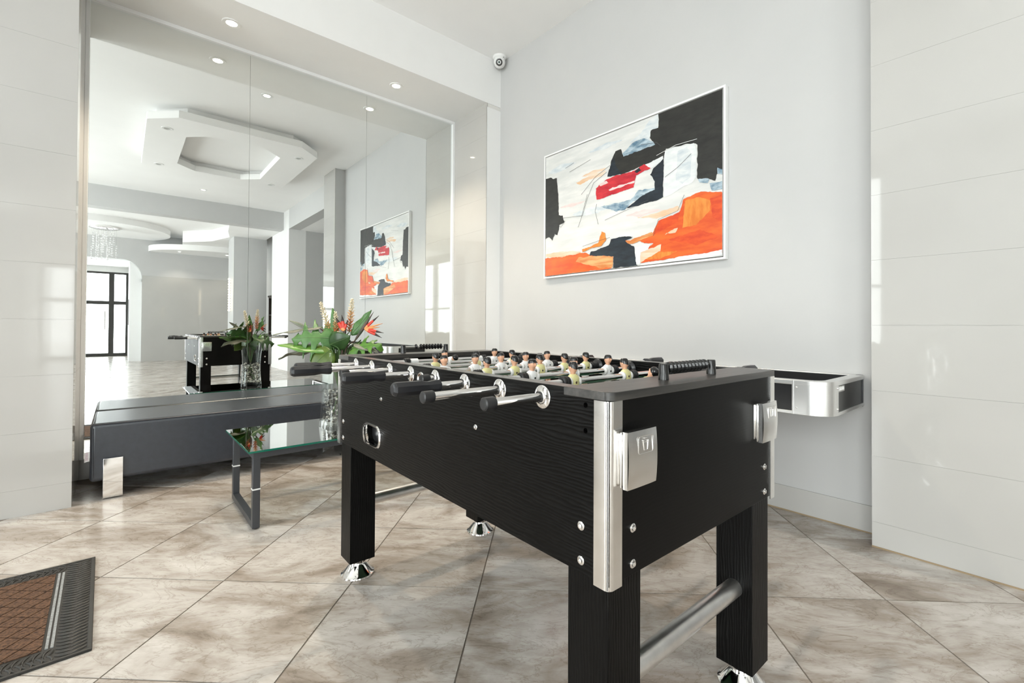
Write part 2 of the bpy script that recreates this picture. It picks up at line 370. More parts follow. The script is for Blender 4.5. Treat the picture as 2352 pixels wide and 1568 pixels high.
MB().prism([(2.3 + 1.75 * math.cos(t), -8.25 + 1.2 * math.sin(t)) for t in [PI * i / 28 for i in range(29)]], 3.05, 3.2).build('curved_drop', CEIL, lc)
MB().prism([(XB, -8.2), (XB, -3.56), (1.75, -3.56), (1.85, -4.4), (2.0, -5.2), (1.75, -6.2), (1.2, -6.9), (1.3, -8.2)], 3.2, 3.5).build('side_drop', CEIL, lc)
struct('wall_lobby_column', MB().box(2.066, XB + 0.02, -5.75, -5.0, 0, 3.2), PAINT)
struct('wall_lobby_right', MB().box(3.12, 3.3, -8.25, -4.3, 0, 3.6), PAINT)
# lobby end wall with the arched way to the entrance
end = MB(); end.box(0.42, 3.3, YE - 0.25, YE, 0, 3.55); end.box(XW, -1.75, YE - 0.25, YE, 0, 3.55)
arch = [(-1.75, 3.55), (-1.75, 2.2)] + [(-1.75 + 0.42 * (1 - math.cos(t)), 2.28 + 0.5 * math.sin(t)) for t in [PI / 2 * i / 8 for i in range(9)]] \
     + [(0.42 - 0.42 * (1 - math.cos(t)), 2.28 + 0.5 * math.sin(t)) for t in [PI / 2 * (1 - i / 8) for i in range(9)]] + [(0.42, 2.2), (0.42, 3.55)]
end.prism(arch, YE - 0.25, YE, 'y')
endw = struct('wall_lobby_end', end, PAINT)
MB().box(0.42, 3.12, YE, YE + 0.008, 0, 2.37).build('polished_cladding', GTILE, endw)
struct('wall_vestibule_right', MB().box(0.17, 0.45, YV - 0.1, YE - 0.25, 0, 3.0), WHITE)
struct('wall_vestibule_left', MB().box(-1.9, -1.72, YV - 0.1, YE - 0.25, 0, 3.0), WHITE)
struct('ceiling_vestibule', MB().box(-1.9, 0.45, YV - 0.2, YE - 0.2, 2.88, 3.0), CEIL)
struct('wall_vestibule_head', MB().box(-1.9, 0.45, YV - 0.12, YV + 0.02, 2.7, 2.95), WHITE)
dr = bpy.data.objects.new('door_1', None); C.objects.link(dr); dr.location = (0, YV, 0); dr['kind'] = 'structure'
fr = MB()
for x, w in ((-1.72, 0.07), (-1.05, 0.07), (-0.30, 0.13), (0.11, 0.06)): fr.box(x, x + w, -0.06, 0.02, 0, 2.7)
for z, hh in ((0, 0.1), (1.66, 0.11), (2.64, 0.06)): fr.box(-1.72, 0.17, -0.055, 0.015, z, z + hh)
fr.build('door_frame', DARKFRAME, dr)
for a, b in ((-1.65, -1.05), (-0.98, -0.30), (-0.17, 0.11)):
    MB().box(a, b, -0.03, -0.024, 0.1, 1.66).build('pane', WINGL, dr); MB().box(a, b, -0.03, -0.024, 1.77, 2.64).build('pane', WINGL, dr)
MB().box(-0.40, -0.37, 0.03, 0.06, 0.85, 1.45).build('door_handle', STEEL, dr)
tag(MB().box(0.155, 0.168, YE - 1.3, YE - 1.25, 1.0, 1.75).build('pull_bar', DARKFRAME), 'slim dark bar fixed upright on the white vestibule wall', 'bar')
# outside the entrance
struct('floor_outside', MB().box(-14, 14, -30, -12.2, -0.2, -0.03), mat('pale_paving', (0.55, 0.54, 0.52), 0.9))

# ---- trims round the mirror
TRIM = mat('white_trim', (0.82, 0.83, 0.83), 0.35)
struct('trim_1', MB().box(XL, XR, YM - 0.022, YM + 0.008, 3.122, ZS), TRIM, 0.001)
struct('trim_2', MB().box(2.583, XR, YM - 0.022, YM + 0.008, 0.131, 3.122), TRIM, 0.001)
struct('trim_3', MB().box(XL, -0.172, YM - 0.022, YM + 0.008, 0.131, 3.122), TRIM, 0.001)
# ---- mirror in three tall panes
for a, b, lab, rz in ((-0.172, 0.739, 'tall mirror pane behind the bench end, beside the polished left pier', 0.0),
                      (0.741, 1.671, 'tall mirror pane between the two mirror seams, behind the flower vase', 0.0),
                      (1.673, 2.583, 'tall mirror pane next to the white corner pier, reflecting the painting', -0.0015)):
    o = tag(MB().box(-(b - a) / 2, (b - a) / 2, 0, 0.006, 0, 2.99).build('mirror_pane', [MIRROR], None, 0), lab, 'mirror', 'wall mirror panes')
    o.location = ((a + b) / 2, YM, 0.132); o.rotation_euler = (0, 0, rz)

# ---- downlights
def downlight(loc, label, lit=True, power=40, r=0.045, col=(1.0, 0.90, 0.77)):
    t = thing('recessed_downlight', label, 'light', loc, 0, 'recessed ceiling downlights')
    MB().lathe([(r * 0.72, 0.004), (r * 0.78, -0.004), (r * 1.25, -0.005), (r * 1.32, 0.0), (r * 1.3, 0.006)], 28, cap=False).build('trim_ring', WHITEPL, t)
    MB().lathe([(0.001, -0.001), (r * 0.75, -0.001), (r * 0.75, 0.003), (0.001, 0.003)], 24).build('lamp_lens', LAMP if lit else LAMPOFF, t)
    if lit:
        nm = 'downlight_lamp' if loc[2] == ZS else 'downlight_lamp_offscreen'; l = bpy.data.lights.new(nm, 'SPOT'); l.energy = power; l.color = col; l.spot_size = math.radians(105); l.spot_blend = 0.6; l.shadow_soft_size = 0.035
        lo = bpy.data.objects.new(nm, l); C.objects.link(lo); lo.parent = t; lo.location = (0, 0, -0.02)
    return t
downlight((0.565, 3.837, ZS), 'lit round downlight in the soffit above the bench end with the chrome leg', power=85, col=(1.0, 0.84, 0.63))
downlight((1.818, 3.853, ZS), 'lit round downlight in the soffit nearer the white corner pier', power=55, col=(1.0, 0.84, 0.63))
downlight((1.204, 2.463, ZC), 'lit round ceiling downlight between the soffit and the octagonal drop', power=105)
downlight((1.152, -2.409, ZC), 'lit round ceiling downlight between the octagonal drop and the lobby beam', power=90)
downlight((0.40, 1.12, 3.42), 'unlit round downlight in the octagonal drop, corner by the bench', False)
downlight((1.90, 1.12, 3.42), 'unlit round downlight in the octagonal drop, corner by the painting', False)
downlight((0.40, -0.55, 3.42), 'unlit round downlight in the octagonal drop, corner by the window wall and lobby', False)
downlight((1.90, -0.55, 3.42), 'unlit round downlight in the octagonal drop, corner by the passage', False)
for p, lab in (((2.55, -6.6, 3.2), 'lit round downlight in the lobby side drop behind the column'), ((2.3, -7.6, 3.05), 'lit round downlight in the curved lobby drop near the column'), ((1.2, -7.75, 3.05), 'lit round downlight in the curved lobby drop above the polished wall')):
    downlight(p, lab, power=14)
#PART2

# ================================================================== FOOSBALL TABLE
TW, TL, TH, TZ = 0.729, 1.4042, 0.8828, 0.5366
ft = thing('foosball_table', 'black wood foosball table with chrome corners, rods and white and yellow players', 'game table', (0.6569, 0.5226, 0), -0.008)
BZ = TH - 0.016; BN = 0.114; BF = TL - 0.114     # top boards at both ends
RODL = [1.209, 1.061, 0.914, 0.765, 0.617, 0.469, 0.322, 0.176]; RZ = 0.856
def stadium(cl, cz, hl, hz, r, n=6):
    out = []
    for sx, sz, a0 in ((1, -1, -PI / 2), (1, 1, 0), (-1, 1, PI / 2), (-1, -1, PI)):
        for i in range(n + 1):
            a = a0 + PI / 2 * i / n; out.append((cl + sx * (hl - r) + r * math.cos(a), cz + sz * (hz - r) + r * math.sin(a)))
    return out
RET = stadium(1.058, 0.618, 0.066, 0.032, 0.026)
def circ(cl, cz, r, n=16): return [(cl + r * math.cos(2 * PI * i / n), cz + r * math.sin(2 * PI * i / n)) for i in range(n)]
for side in (0, 1):
    x0, x1 = (0, 0.036) if side == 0 else (TW - 0.036, TW)
    prof = [(0, TZ), (TL, TZ), (TL, BZ), (BF, BZ), (BF, TH), (BN, TH), (BN, BZ), (0, BZ)]
    o = MB().prism(prof, x0, x1, 'x').build('side_panel', WOODY, ft, 0, 0)
    cuts = []
    def mirr(pl): return pl if side == 0 else [(TL - a, b) for a, b in reversed(pl)]
    a0, a1 = (-0.01, 0.030) if side == 0 else (TW - 0.030, TW + 0.01)
    cuts.append(MB().prism(mirr(RET), a0, a1, 'x'))
    for zz in (0.854, 0.806):
        cuts.append(MB().prism(mirr(circ(0.057, zz, 0.0052)), a0, a1, 'x'))
        if zz == 0.806: continue
        cuts.append(MB().prism(mirr(circ(TL - 0.057, zz - 0.01, 0.0052)), a0, a1, 'x'))
    carve(o, cuts)
    # black banding along the top edge, toned like the end boards
    xs = (x0 + 0.0005, x1 - 0.0005)
    MB().box(xs[0], xs[1], BN + 0.0005, BF - 0.0005, TH - 0.0001, TH + 0.0006).build('edge_strip', noisy('black_edge_banding', (0.020, 0.019, 0.018), (0.055, 0.051, 0.046), (40, 6, 40), 0.24), ft)
    # chrome ring round the ball return, flat black plug behind it, coloured for the shade inside
    mr = MB(); sx = -1 if side == 0 else 1; fx = 0 if side == 0 else TW
    ro = mirr(stadium(1.058, 0.618, 0.073, 0.039, 0.031)); ri = mirr(stadium(1.058, 0.618, 0.0645, 0.0305, 0.025)); n = len(ro)
    vs = [(fx + sx * 0.0002, *p) for p in ro] + [(fx + sx * 0.005, p[0] * 0.75 + q[0] * 0.25, p[1] * 0.75 + q[1] * 0.25) for p, q in zip(ro, ri)] \
       + [(fx + sx * 0.005, p[0] * 0.35 + q[0] * 0.65, p[1] * 0.35 + q[1] * 0.65) for p, q in zip(ro, ri)] + [(fx - sx * 0.012, *p) for p in ri]
    fs = [(k * n + i, k * n + (i + 1) % n, (k + 1) * n + (i + 1) % n, (k + 1) * n + i) for k in range(3) for i in range(n)]
    mr.add(vs, fs).build('ball_return_ring', CHROME, ft, ang=60)
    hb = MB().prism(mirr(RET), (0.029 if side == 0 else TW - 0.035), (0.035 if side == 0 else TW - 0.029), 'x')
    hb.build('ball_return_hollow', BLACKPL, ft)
    for l, z in ((0.979, 0.754), (0.418, 0.753), (1.338, 0.623), (1.338, 0.559), (0.067, 0.625), (0.067, 0.560)):
        ll = l if side == 0 else TL - l; big = l in (0.067, 1.338)
        M = Matrix.Translation((fx, ll, z)) @ Matrix.Rotation(sx * PI / 2, 4, 'Y')
        r = 0.0085 if big else 0.0065
        MB().lathe([(r, 0), (r, 0.0012), (r * 0.86, 0.002), (r * 0.62, 0.0024), (r * 0.58, 0.0046), (r * 0.3, 0.0052), (r * 0.28, 0.0022), (0.0002, 0.0022)], 20, M).build('bolt', STEEL, ft)
    # corner hole liners in raw board colour
    for l, z in ((0.057, 0.854), (0.057, 0.806)):
        ll = l if side == 0 else TL - l
        MB().prism(circ(ll, z, 0.0051), (0.027 if side == 0 else TW - 0.033), (0.033 if side == 0 else TW - 0.027), 'x').build('hole_plug', MDF, ft)
for e in (0, 1):
    y0, y1 = (0, 0.022) if e == 0 else (TL - 0.022, TL)
    MB().box(0.036, TW - 0.036, y0, y1, TZ, BZ).build('end_panel', WOODX, ft, 0.0008)
    # rounded top board
    ya, yb = (-0.0045, BN) if e == 0 else (BF, TL + 0.0045)
    r = 0.02; poly = []
    xa, xb = -0.001, TW + 0.0045
    cs = [((xa + r, ya + r), PI), ((xb - r, ya + r), 1.5 * PI)] if e == 0 else [((xb - r, yb - r), 0), ((xa + r, yb - r), 0.5 * PI)]
    if e == 0:
        for (cx, cy), a in cs: poly += [(cx + r * math.cos(a + PI / 2 * i / 6), cy + r * math.sin(a + PI / 2 * i / 6)) for i in range(7)]
        poly += [(xb, yb), (xa, yb)]
    else:
        poly = [(xa, ya), (xb, ya)]
        for (cx, cy), a in cs: poly += [(cx + r * math.cos(a + PI / 2 * i / 6), cy + r * math.sin(a + PI / 2 * i / 6)) for i in range(7)]
    MB().prism(poly, BZ + 0.0002, TH + 0.0008).build('top_board', noisy('grey_black_board', (0.020, 0.019, 0.018), (0.055, 0.051, 0.046), (4, 70, 70), 0.34, 0.1), ft, 0.0012)
    for x in (0.069, TW - 0.069):
        for z in (0.624, 0.557):
            fy, sy = (0, -1) if e == 0 else (TL, 1)
            M = Matrix.Translation((x, fy, z)) @ Matrix.Rotation(-sy * PI / 2, 4, 'X')
            r2 = 0.0085
            MB().lathe([(r2, 0), (r2, 0.0012), (r2 * 0.86, 0.002), (r2 * 0.62, 0.0024), (r2 * 0.58, 0.0046), (r2 * 0.3, 0.0052), (r2 * 0.28, 0.0022), (0.0002, 0.0022)], 20, M).build('bolt', STEEL, ft)
# playing field, inner end walls, inner side liners
MB().box(0.036, TW - 0.036, 0.022, TL - 0.022, 0.755, 0.765).build('playing_field', noisy('field_green', (0.010, 0.045, 0.022), (0.014, 0.055, 0.028), (4, 4, 4), 0.3), ft)
LW_ = 0.765
for y0 in (0.12, TL / 2 - 0.003, TL - 0.126): MB().box(0.05, TW - 0.05, y0, y0 + 0.006, LW_, LW_ + 0.0006).build('field_line', FRAMEW, ft)
MB().lathe([(0.085, LW_), (0.085, LW_ + 0.0007), (0.079, LW_ + 0.0007), (0.079, LW_)], 40, Matrix.Translation((TW / 2, TL / 2, 0)), cap=False).build('centre_circle', FRAMEW, ft)
for y0, y1 in ((BN - 0.002, BN + 0.012), (BF - 0.012, BF + 0.002)):
    MB().box(0.036, 0.265, y0, y1, 0.765, BZ).build('goal_wall', BLACKMT, ft); MB().box(TW - 0.265, TW - 0.036, y0, y1, 0.765, BZ).build('goal_wall', BLACKMT, ft)
# chrome corner profiles
for ix, iy in ((0, 0), (1, 0), (0, 1), (1, 1)):
    r, wd_, t = 0.012, 0.034, 0.0028
    pts = [(wd_, -t), (r, -t)] + [(r - t + 0 + (r) * (math.cos(a) if 0 else 0), 0) for a in ()]
    outer = [(wd_, -t)] + [(r - t + 0.0 - (r) * math.sin(a), r - t - r * math.cos(a)) for a in [PI / 2 * i / 8 for i in range(9)]] + [(-t, wd_)]
    inner = [(0, wd_), (0, 0), (wd_, 0)]
    poly = outer + inner
    q = [((p[0] if not ix else TW - p[0]), (p[1] if not iy else TL - p[1])) for p in poly]
    if ix ^ iy: q = q[::-1]
    q = q[::-1]
    tr = MB().prism(q, TZ - 0.008, BZ).build('corner_profile', STEEL, ft, ang=25)
    # fine groove line along the bend
    a = PI / 4 + 0.25; gx, gy = r - t - r * math.sin(a), r - t - r * math.cos(a)
    gx, gy = (gx if not ix else TW - gx), (gy if not iy else TL - gy)
    MB().tube([(gx, gy, TZ - 0.007), (gx, gy, BZ - 0.001)], 0.0009, 6).build('groove', BLACKMT, tr)
# legs, levelling feet, chrome stretchers
LI, LS, LZ = 0.0129, 0.1001, 0.0685
for ix in (0, 1):
    for iy in (0, 1):
        x0 = LI if not ix else TW - LI - LS; y0 = LI if not iy else TL - LI - LS
        lg = MB().box(x0, x0 + LS, y0, y0 + LS, LZ, TZ + 0.002).build('leg', WOODZ, ft, 0.001)
        M = Matrix.Translation((x0 + LS / 2, y0 + LS / 2, 0))
        MB().lathe([(0.0625, 0.0), (0.0650, 0.003), (0.0640, 0.008), (0.0560, 0.013), (0.0340, 0.042), (0.0300, 0.047), (0.0295, 0.052), (0.0190, 0.055), (0.0190, 0.062), (0.026, 0.063), (0.026, 0.0688)], 32, M).build('levelling_foot', CHROME, lg, ang=40)
for y in (LI + LS / 2, TL - LI - LS / 2):
    MB().tube([(LI + LS - 0.002, y, 0.287), (TW - LI - LS + 0.002, y, 0.287)], 0.0235, 32).build('stretcher', noisy('scuffed_chrome', (0.74, 0.72, 0.70), (0.86, 0.85, 0.83), (18, 18, 18), 0.26, metal=1.0, r2=0.42), ft)

# ---- rods with handles, bumpers and players
def lx(x, l=0, z=0): return Matrix.Translation((x, l, z)) @ Matrix.Rotation(PI / 2, 4, 'Y')   # lathe axis along table width
JW, JY = mat('white_jersey', (0.80, 0.80, 0.79), 0.3), mat('yellow_jersey', (0.66, 0.62, 0.30), 0.32)
SKIN = mat('player_skin', (0.72, 0.40, 0.26), 0.4); HAIR = mat('player_hair', (0.008, 0.008, 0.008), 0.16)
SHOE = mat('player_shoe', (0.75, 0.74, 0.72), 0.35)
def player_mesh(jersey):
    mb = MB()                                      # faces -y; rod axis along x through the origin
    sec = [(-0.021, 0.0125, 0.0105), (-0.017, 0.0150, 0.0125), (-0.008, 0.0172, 0.0138), (0.002, 0.0182, 0.0140), (0.010, 0.0180, 0.0130), (0.015, 0.0155, 0.0110), (0.0185, 0.0105, 0.0085), (0.0205, 0.0068, 0.0066)]
    n = 20
    def rings(sec, m, cy=lambda z: 0):
        vs = []; fs = []
        for z, a, b in sec:
            for i in range(n):
                t = 2 * PI * i / n; vs.append((a * math.copysign(abs(math.cos(t)) ** 0.85, math.cos(t)), cy(z) + b * math.copysign(abs(math.sin(t)) ** 0.85, math.sin(t)), z))
        for k in range(len(sec) - 1):
            for i in range(n): fs.append((k * n + i, k * n + (i + 1) % n, (k + 1) * n + (i + 1) % n, (k + 1) * n + i))
        fs += [tuple(range(n - 1, -1, -1)), tuple((len(sec) - 1) * n + i for i in range(n))]
        mb.add(vs, fs, m)
    rings(sec, 0)
    rings([(0.017, 0.0068, 0.0066), (0.024, 0.0060, 0.0062), (0.0265, 0.0072, 0.0080), (0.031, 0.0090, 0.0102), (0.037, 0.0095, 0.0108), (0.043, 0.0088, 0.0102), (0.0465, 0.0060, 0.0072)], 1, lambda z: -0.0012)
    mb.ball((0, -0.0128, 0.0348), (0.0016, 0.0022, 0.0030), 8, 6, 1)              # nose
    for s in (-1, 1):
        mb.ball((s * 0.0094, 0.0002, 0.0352), (0.0014, 0.0026, 0.0034), 8, 6, 1)  # ears
        mb.ball((s * 0.0036, -0.0110, 0.0382), (0.0013, 0.0010, 0.0010), 6, 4, 2)  # eyes
    mb.ball((0, -0.0108, 0.0296), (0.0030, 0.0012, 0.0008), 8, 4, 1)               # mouth
    # hair: cap that comes lower at the back
    vs = []; fs = []; nu, nv = 20, 7
    for j in range(nv + 1):
        for i in range(nu):
            t = 2 * PI * i / nu; back = 0.5 + 0.5 * math.sin(t)
            ph = (PI / 2) * (1 - j / nv) ; low = 0.0400 - 0.0085 * back ** 1.6
            z = low + (0.0492 - low) * math.sin(ph) if j < nv else low
            r = math.cos(ph) ** 0.5 if j < nv else 1.0
            vs.append((0.0104 * r * math.cos(t), -0.0008 + 0.0120 * r * math.sin(t), z))
    fs = [(j * nu + i, j * nu + (i + 1) % nu, (j + 1) * nu + (i + 1) % nu, (j + 1) * nu + i) for j in range(nv) for i in range(nu)]
    mb.add(vs, fs, 2)
    # collars where the rod enters, chest screw
    mb.lathe([(0.0128, -0.0205), (0.0140, -0.0195), (0.0140, -0.0150), (0.0120, -0.012)], 20, Matrix.Rotation(PI / 2, 4, 'Y'), 3)
    mb.lathe([(0.0120, 0.012), (0.0140, 0.0150), (0.0140, 0.0195), (0.0128, 0.0205)], 20, Matrix.Rotation(PI / 2, 4, 'Y'), 3)
    for sy in (-1, 1):
        M = Matrix.Translation((0.0015, sy * 0.0132, -0.001)) @ Matrix.Rotation(-sy * PI / 2, 4, 'X')
        mb.lathe([(0.0031, 0), (0.0031, 0.0010), (0.0022, 0.0014), (0.0002, 0.0010)], 12, M, 2)
        mb.lathe([(0.0013, 0.0011), (0.0013, 0.0018), (0.0002, 0.0018)], 8, M, 4)
    # legs and feet
    for s in (-1, 1):
        mb.tube([(s * 0.0065, 0, -0.017), (s * 0.0068, -0.001, -0.036), (s * 0.0066, 0.001, -0.052), (s * 0.0066, 0, -0.066)], [0.0072, 0.0064, 0.0052, 0.0050], 10, 1)
    mb.box(-0.0125, 0.0125, -0.0125, 0.006, -0.080, -0.066, 3)
    mb.lathe([(0.0132, -0.024), (0.0146, -0.032), (0.0135, -0.036), (0.004, -0.036)], 16, None, 3)
    mb.v = [((x * 1.16, y * 1.16, 0.020 + (z - 0.020) * 1.14) if z > 0.021 else (x, y, z)) for x, y, z in mb.v]
    return mb.mesh('player', [jersey, SKIN, HAIR, SHOE, CHROME], 50)
PM = {'w': player_mesh(JW), 'y': player_mesh(JY)}
bump_me = MB()
for k in range(3): bump_me.lathe([(0.0102, k * 0.0078 - 0.0117), (0.0158, k * 0.0078 - 0.0105), (0.0164, k * 0.0078 - 0.0078), (0.0158, k * 0.0078 - 0.0051), (0.0102, k * 0.0078 - 0.0039)], 24, lx(0), 0, False)
bump_me = bump_me.mesh('bumper', RUBBER, 50)
def handle_mesh():
    prof = [(0.0100, 0.0), (0.0140, 0.002), (0.0168, 0.007), (0.0172, 0.012), (0.0168, 0.070), (0.0140, 0.083), (0.0130, 0.091), (0.0148, 0.104), (0.0160, 0.114), (0.0152, 0.122), (0.0098, 0.123)]
    return MB().lathe(prof, 8, Matrix.Rotation(PI / 8, 4, 'X') @ Matrix.Rotation(PI / 2, 4, 'Y')).mesh('handle', HANDLE, 18)
HME = handle_mesh()
CAPME = MB().lathe([(0.004, 0.0), (0.0105, 0.0006), (0.0128, 0.003), (0.0130, 0.024), (0.0120, 0.026), (0.0095, 0.026)], 24, Matrix.Rotation(PI / 2, 4, 'Y')).mesh('end_cap', RUBBER, 40)
tips = [-0.215, -0.263, -0.161, -0.208, -0.047, -0.196, -0.200, -0.152]
team = ['w', 'w', 'y', 'w', 'y', 'w', 'y', 'y']
men = [[0.41], [0.294, 0.536], [0.168, 0.344, 0.516], [0.116, 0.234, 0.346, 0.459, 0.570], [0.176, 0.286, 0.398, 0.512, 0.624], [0.228, 0.398, 0.568], [0.246, 0.473], [0.362]]
RLEN = 1.165
for k in range(8):
    l, tip, tm = RODL[k], tips[k], team[k]
    ho = tm == 'w'                                 # white team plays from the bench side
    xl, xr = tip, tip + RLEN
    rod = MB().lathe([(0.0088, xl + 0.008), (0.0092, xl + 0.010), (0.0092, xr - 0.010), (0.0088, xr - 0.008)], 20, Matrix.Rotation(PI / 2, 4, 'Y')).build('rod', CHROME, ft)
    rod.location = (0, l, RZ)
    a = link('handle' if ho else 'end_cap', HME if ho else CAPME, rod); a.location = (xl, 0, 0)
    b = link('end_cap' if ho else 'handle', CAPME if ho else HME, rod); b.location = (xr, 0, 0); b.rotation_euler = (0, 0, PI)
    for x in men[k]:
        pl = link('player', PM[tm], rod); pl.location = (x, 0, 0)
        lean = random.uniform(-0.10, 0.10)
        if k == 0: lean = 1.25
        if k == 7: lean = -0.75
        pl.rotation_euler = (lean, 0, 0 if tm == 'w' else PI)
    bl, br = (men[k][0] - 0.033, men[k][-1] + 0.033) if k not in (0, 7) else (0.205, 0.585)
    for x in (bl, br):
        if 0.05 < x < TW - 0.04:
            link('bumper', bump_me, rod).location = (x, 0, 0)
    if k in (0, 7):
        for x in (0.235, 0.556):
            cl = MB().lathe([(0.0092, -0.018), (0.0135, -0.017), (0.0135, 0.017), (0.0092, 0.018)], 20, lx(0)).build('collar', WHITEPL, rod); cl.location = (x, 0, 0)
    # escutcheons outside, black bearing cups inside
    for sx, fx in ((-1, 0), (1, TW)):
        M = Matrix.Translation((fx, l, RZ)) @ Matrix.Rotation(sx * PI / 2, 4, 'Y')
        MB().lathe([(0.0242, 0.0), (0.0242, 0.0018), (0.0225, 0.0032), (0.0150, 0.0052), (0.0138, 0.0085), (0.0125, 0.0095), (0.0120, 0.0075), (0.0096, 0.0075)], 32, M, 0, False).build('escutcheon', CHROME, ft, ang=40)
        MB().lathe([(0.0118, 0.003), (0.0112, 0.0088), (0.0094, 0.0092)], 20, M, 0, False).build('bearing_sleeve', BLACKPL, ft)
        Mi = Matrix.Translation((0.036 if sx < 0 else TW - 0.036, l, RZ)) @ Matrix.Rotation(-sx * PI / 2, 4, 'Y')
        MB().lathe([(0.0255, -0.0006), (0.0262, 0.003), (0.0250, 0.005), (0.0150, 0.010), (0.0128, 0.022), (0.0098, 0.022)], 28, Mi, 0, False).build('bearing_cup', BLACKPL, ft, ang=40)
# ball serving cup in the middle of each side
for sx, fx in ((-1, 0), (1, TW)):
    M = Matrix.Translation((fx, 0.699, 0.846)) @ Matrix.Rotation(sx * PI / 2, 4, 'Y')
    MB().lathe([(0.0215, 0.0), (0.0215, 0.002), (0.019, 0.0045), (0.0165, 0.004), (0.013, 0.0012), (0.0002, 0.0008)], 28, M).build('ball_serve_cup', CHROME, ft, ang=40)
# ---- abacus goal scorers on both top boards
bead_me = MB().lathe([(0.0035, -0.0060), (0.0070, -0.0050), (0.0122, -0.0018), (0.0122, 0.0018), (0.0070, 0.0050), (0.0035, 0.0060)], 22, lx(0)).mesh('bead', BLACKGL, 40)
for x0, x1, y, beads in ((0.258, 0.474, 0.055, [0.278 + 0.0158 * i for i in range(11)]), (0.257, 0.470, TL - 0.055, [0.318] + [0.342 + 0.0145 * i for i in range(8)])):
    sb = MB().tube([(x0, y, TH + 0.0275), (x1, y, TH + 0.0275)], 0.0030, 10).build('score_bar', CHROME, ft)
    for x in (x0, x1):
        MB().lathe([(0.0120, 0.0), (0.0105, 0.034), (0.0092, 0.0365), (0.003, 0.037)], 20, Matrix.Translation((x, y, TH + 0.0006))).build('score_post', BLACKGL, sb)
    for x in beads:
        o = link('bead', bead_me, sb); o.location = (x, y, TH + 0.0275)
# ---- folding steel cup holders on the end panels
def cup_holder(x0, x1, z0, z1, e):
    sg = -1 if e == 0 else 1; fy = 0 if e == 0 else TL
    def B(mb, a, b, d0, d1, c, d): 
        ya, yb = fy + sg * d0, fy + sg * d1
        return mb.box(a, b, min(ya, yb), max(ya, yb), c, d)
    ch = B(MB(), x0, x1 - 0.004, 0.0, 0.0035, z0 + 0.002, z1 - 0.004).build('cup_holder', STEEL, ft, 0.0008)
    B(MB(), x0 + 0.006, x1 - 0.008, 0.0035, 0.0125, z0 - 0.002, z1 - 0.004).build('folded_ring', CHROME, ch, 0.002)
    B(MB(), x0 + 0.002, x1 - 0.001, 0.0075, 0.0105, z0 - 0.004, z1 - 0.001).build('hinge_plate', STEEL, ch, 0.0008)
    # bowed cover with embossed drink sign
    w = x1 - x0; hh = z1 - z0 + 0.006; d = 0.0235
    def f(u, v):
        return (x0 + 0.004 + w * u, fy + sg * (d + 0.003 * math.sin(PI * v) ** 0.8 - 0.0012 * (2 * u - 1) ** 4), z0 - 0.006 + hh * v)
    mb = MB(); mb.grid(f, 10, 12)
    B(mb, x0 + 0.004, x0 + 0.004 + w, 0.0125, d - 0.001, z0 - 0.006, z0 - 0.006 + hh)
    mb.build('cover', STEEL, ch, 0, 30)
    cxm, czm = x0 + 0.004 + w * 0.56, z0 - 0.006 + hh * 0.74; yy = fy + sg * (d + 0.0030)
    ic = MB(); ro = stadium(cxm, czm, 0.0225, 0.0155, 0.0035, 3); ic.tube([(p[0], yy, p[1]) for p in ro + [ro[0]]], 0.0006, 6)
    g = [(cxm - 0.0075, czm + 0.008), (cxm - 0.0055, czm - 0.010), (cxm + 0.0055, czm - 0.010), (cxm + 0.0075, czm + 0.008), (cxm - 0.0075, czm + 0.008)]
    ic.tube([(p[0], yy, p[1]) for p in g], 0.0006, 6); ic.tube([(cxm - 0.006, yy, czm + 0.0045), (cxm + 0.006, yy, czm + 0.0045)], 0.0005, 6)
    ic.tube([(cxm - 0.004, yy, czm + 0.0118), (cxm + 0.004, yy, czm + 0.0118)], 0.0006, 6)
    ic.build('drink_sign', STEEL, ch)
for e in (0, 1):
    cup_holder(0.019, 0.108, 0.715, 0.812, e); cup_holder(0.590, 0.680, 0.708, 0.804, e)
#PART3

# ================================================================== LONG GAMES TABLE AGAINST THE WALL
gt = thing('games_table', 'long black games table with rounded silver corners against the grey wall', 'game table', (2.24, 0.61, 0))
GW, GL, GZ0, GZ1, GR = 0.522, 2.74, 0.622, 0.772, 0.10
def rrect(x0, x1, y0, y1, r, n=8, r2=None):
    out = []
    if r2 is not None:
        for cx, cy, a, q in ((x0 + r, y0 + r, PI, r), (x1 - r2, y0 + r2, 1.5 * PI, r2), (x1 - r2, y1 - r2, 0, r2), (x0 + r, y1 - r, PI / 2, r)):
            out += [(cx + q * math.cos(a + PI / 2 * i / n), cy + q * math.sin(a + PI / 2 * i / n)) for i in range(n + 1)]
        return out
    for cx, cy, a in ((x0 + r, y0 + r, PI), (x1 - r, y0 + r, 1.5 * PI), (x1 - r, y1 - r, 0), (x0 + r, y1 - r, PI / 2)):
        out += [(cx + r * math.cos(a + PI / 2 * i / n), cy + r * math.sin(a + PI / 2 * i / n)) for i in range(n + 1)]
    return out
def ringwall(o_, i_, z0, z1): return ring_slab(o_, i_, z0, z1)
GO = rrect(0, GW, 0, GL, GR, 8, 0.006)
ringwall(rrect(0.006, GW - 0.006, 0.006, GL - 0.006, GR - 0.006, 8, 0.004), rrect(0.035, GW - 0.035, 0.035, GL - 0.035, GR - 0.035, 8, 0.003), GZ0 + 0.004, GZ1 - 0.004).build('side_wall', BLACKPL, gt, ang=40)
ringwall(GO, rrect(0.052, GW - 0.03, 0.052, GL - 0.052, GR - 0.052, 8, 0.003), GZ1 - 0.020, GZ1).build('top_rail', ALU, gt, 0.002, ang=40)
ringwall(GO, rrect(0.02, GW - 0.02, 0.02, GL - 0.02, GR - 0.02, 8, 0.003), GZ0, GZ0 + 0.014).build('bottom_rail', ALU, gt, 0.0015, ang=40)
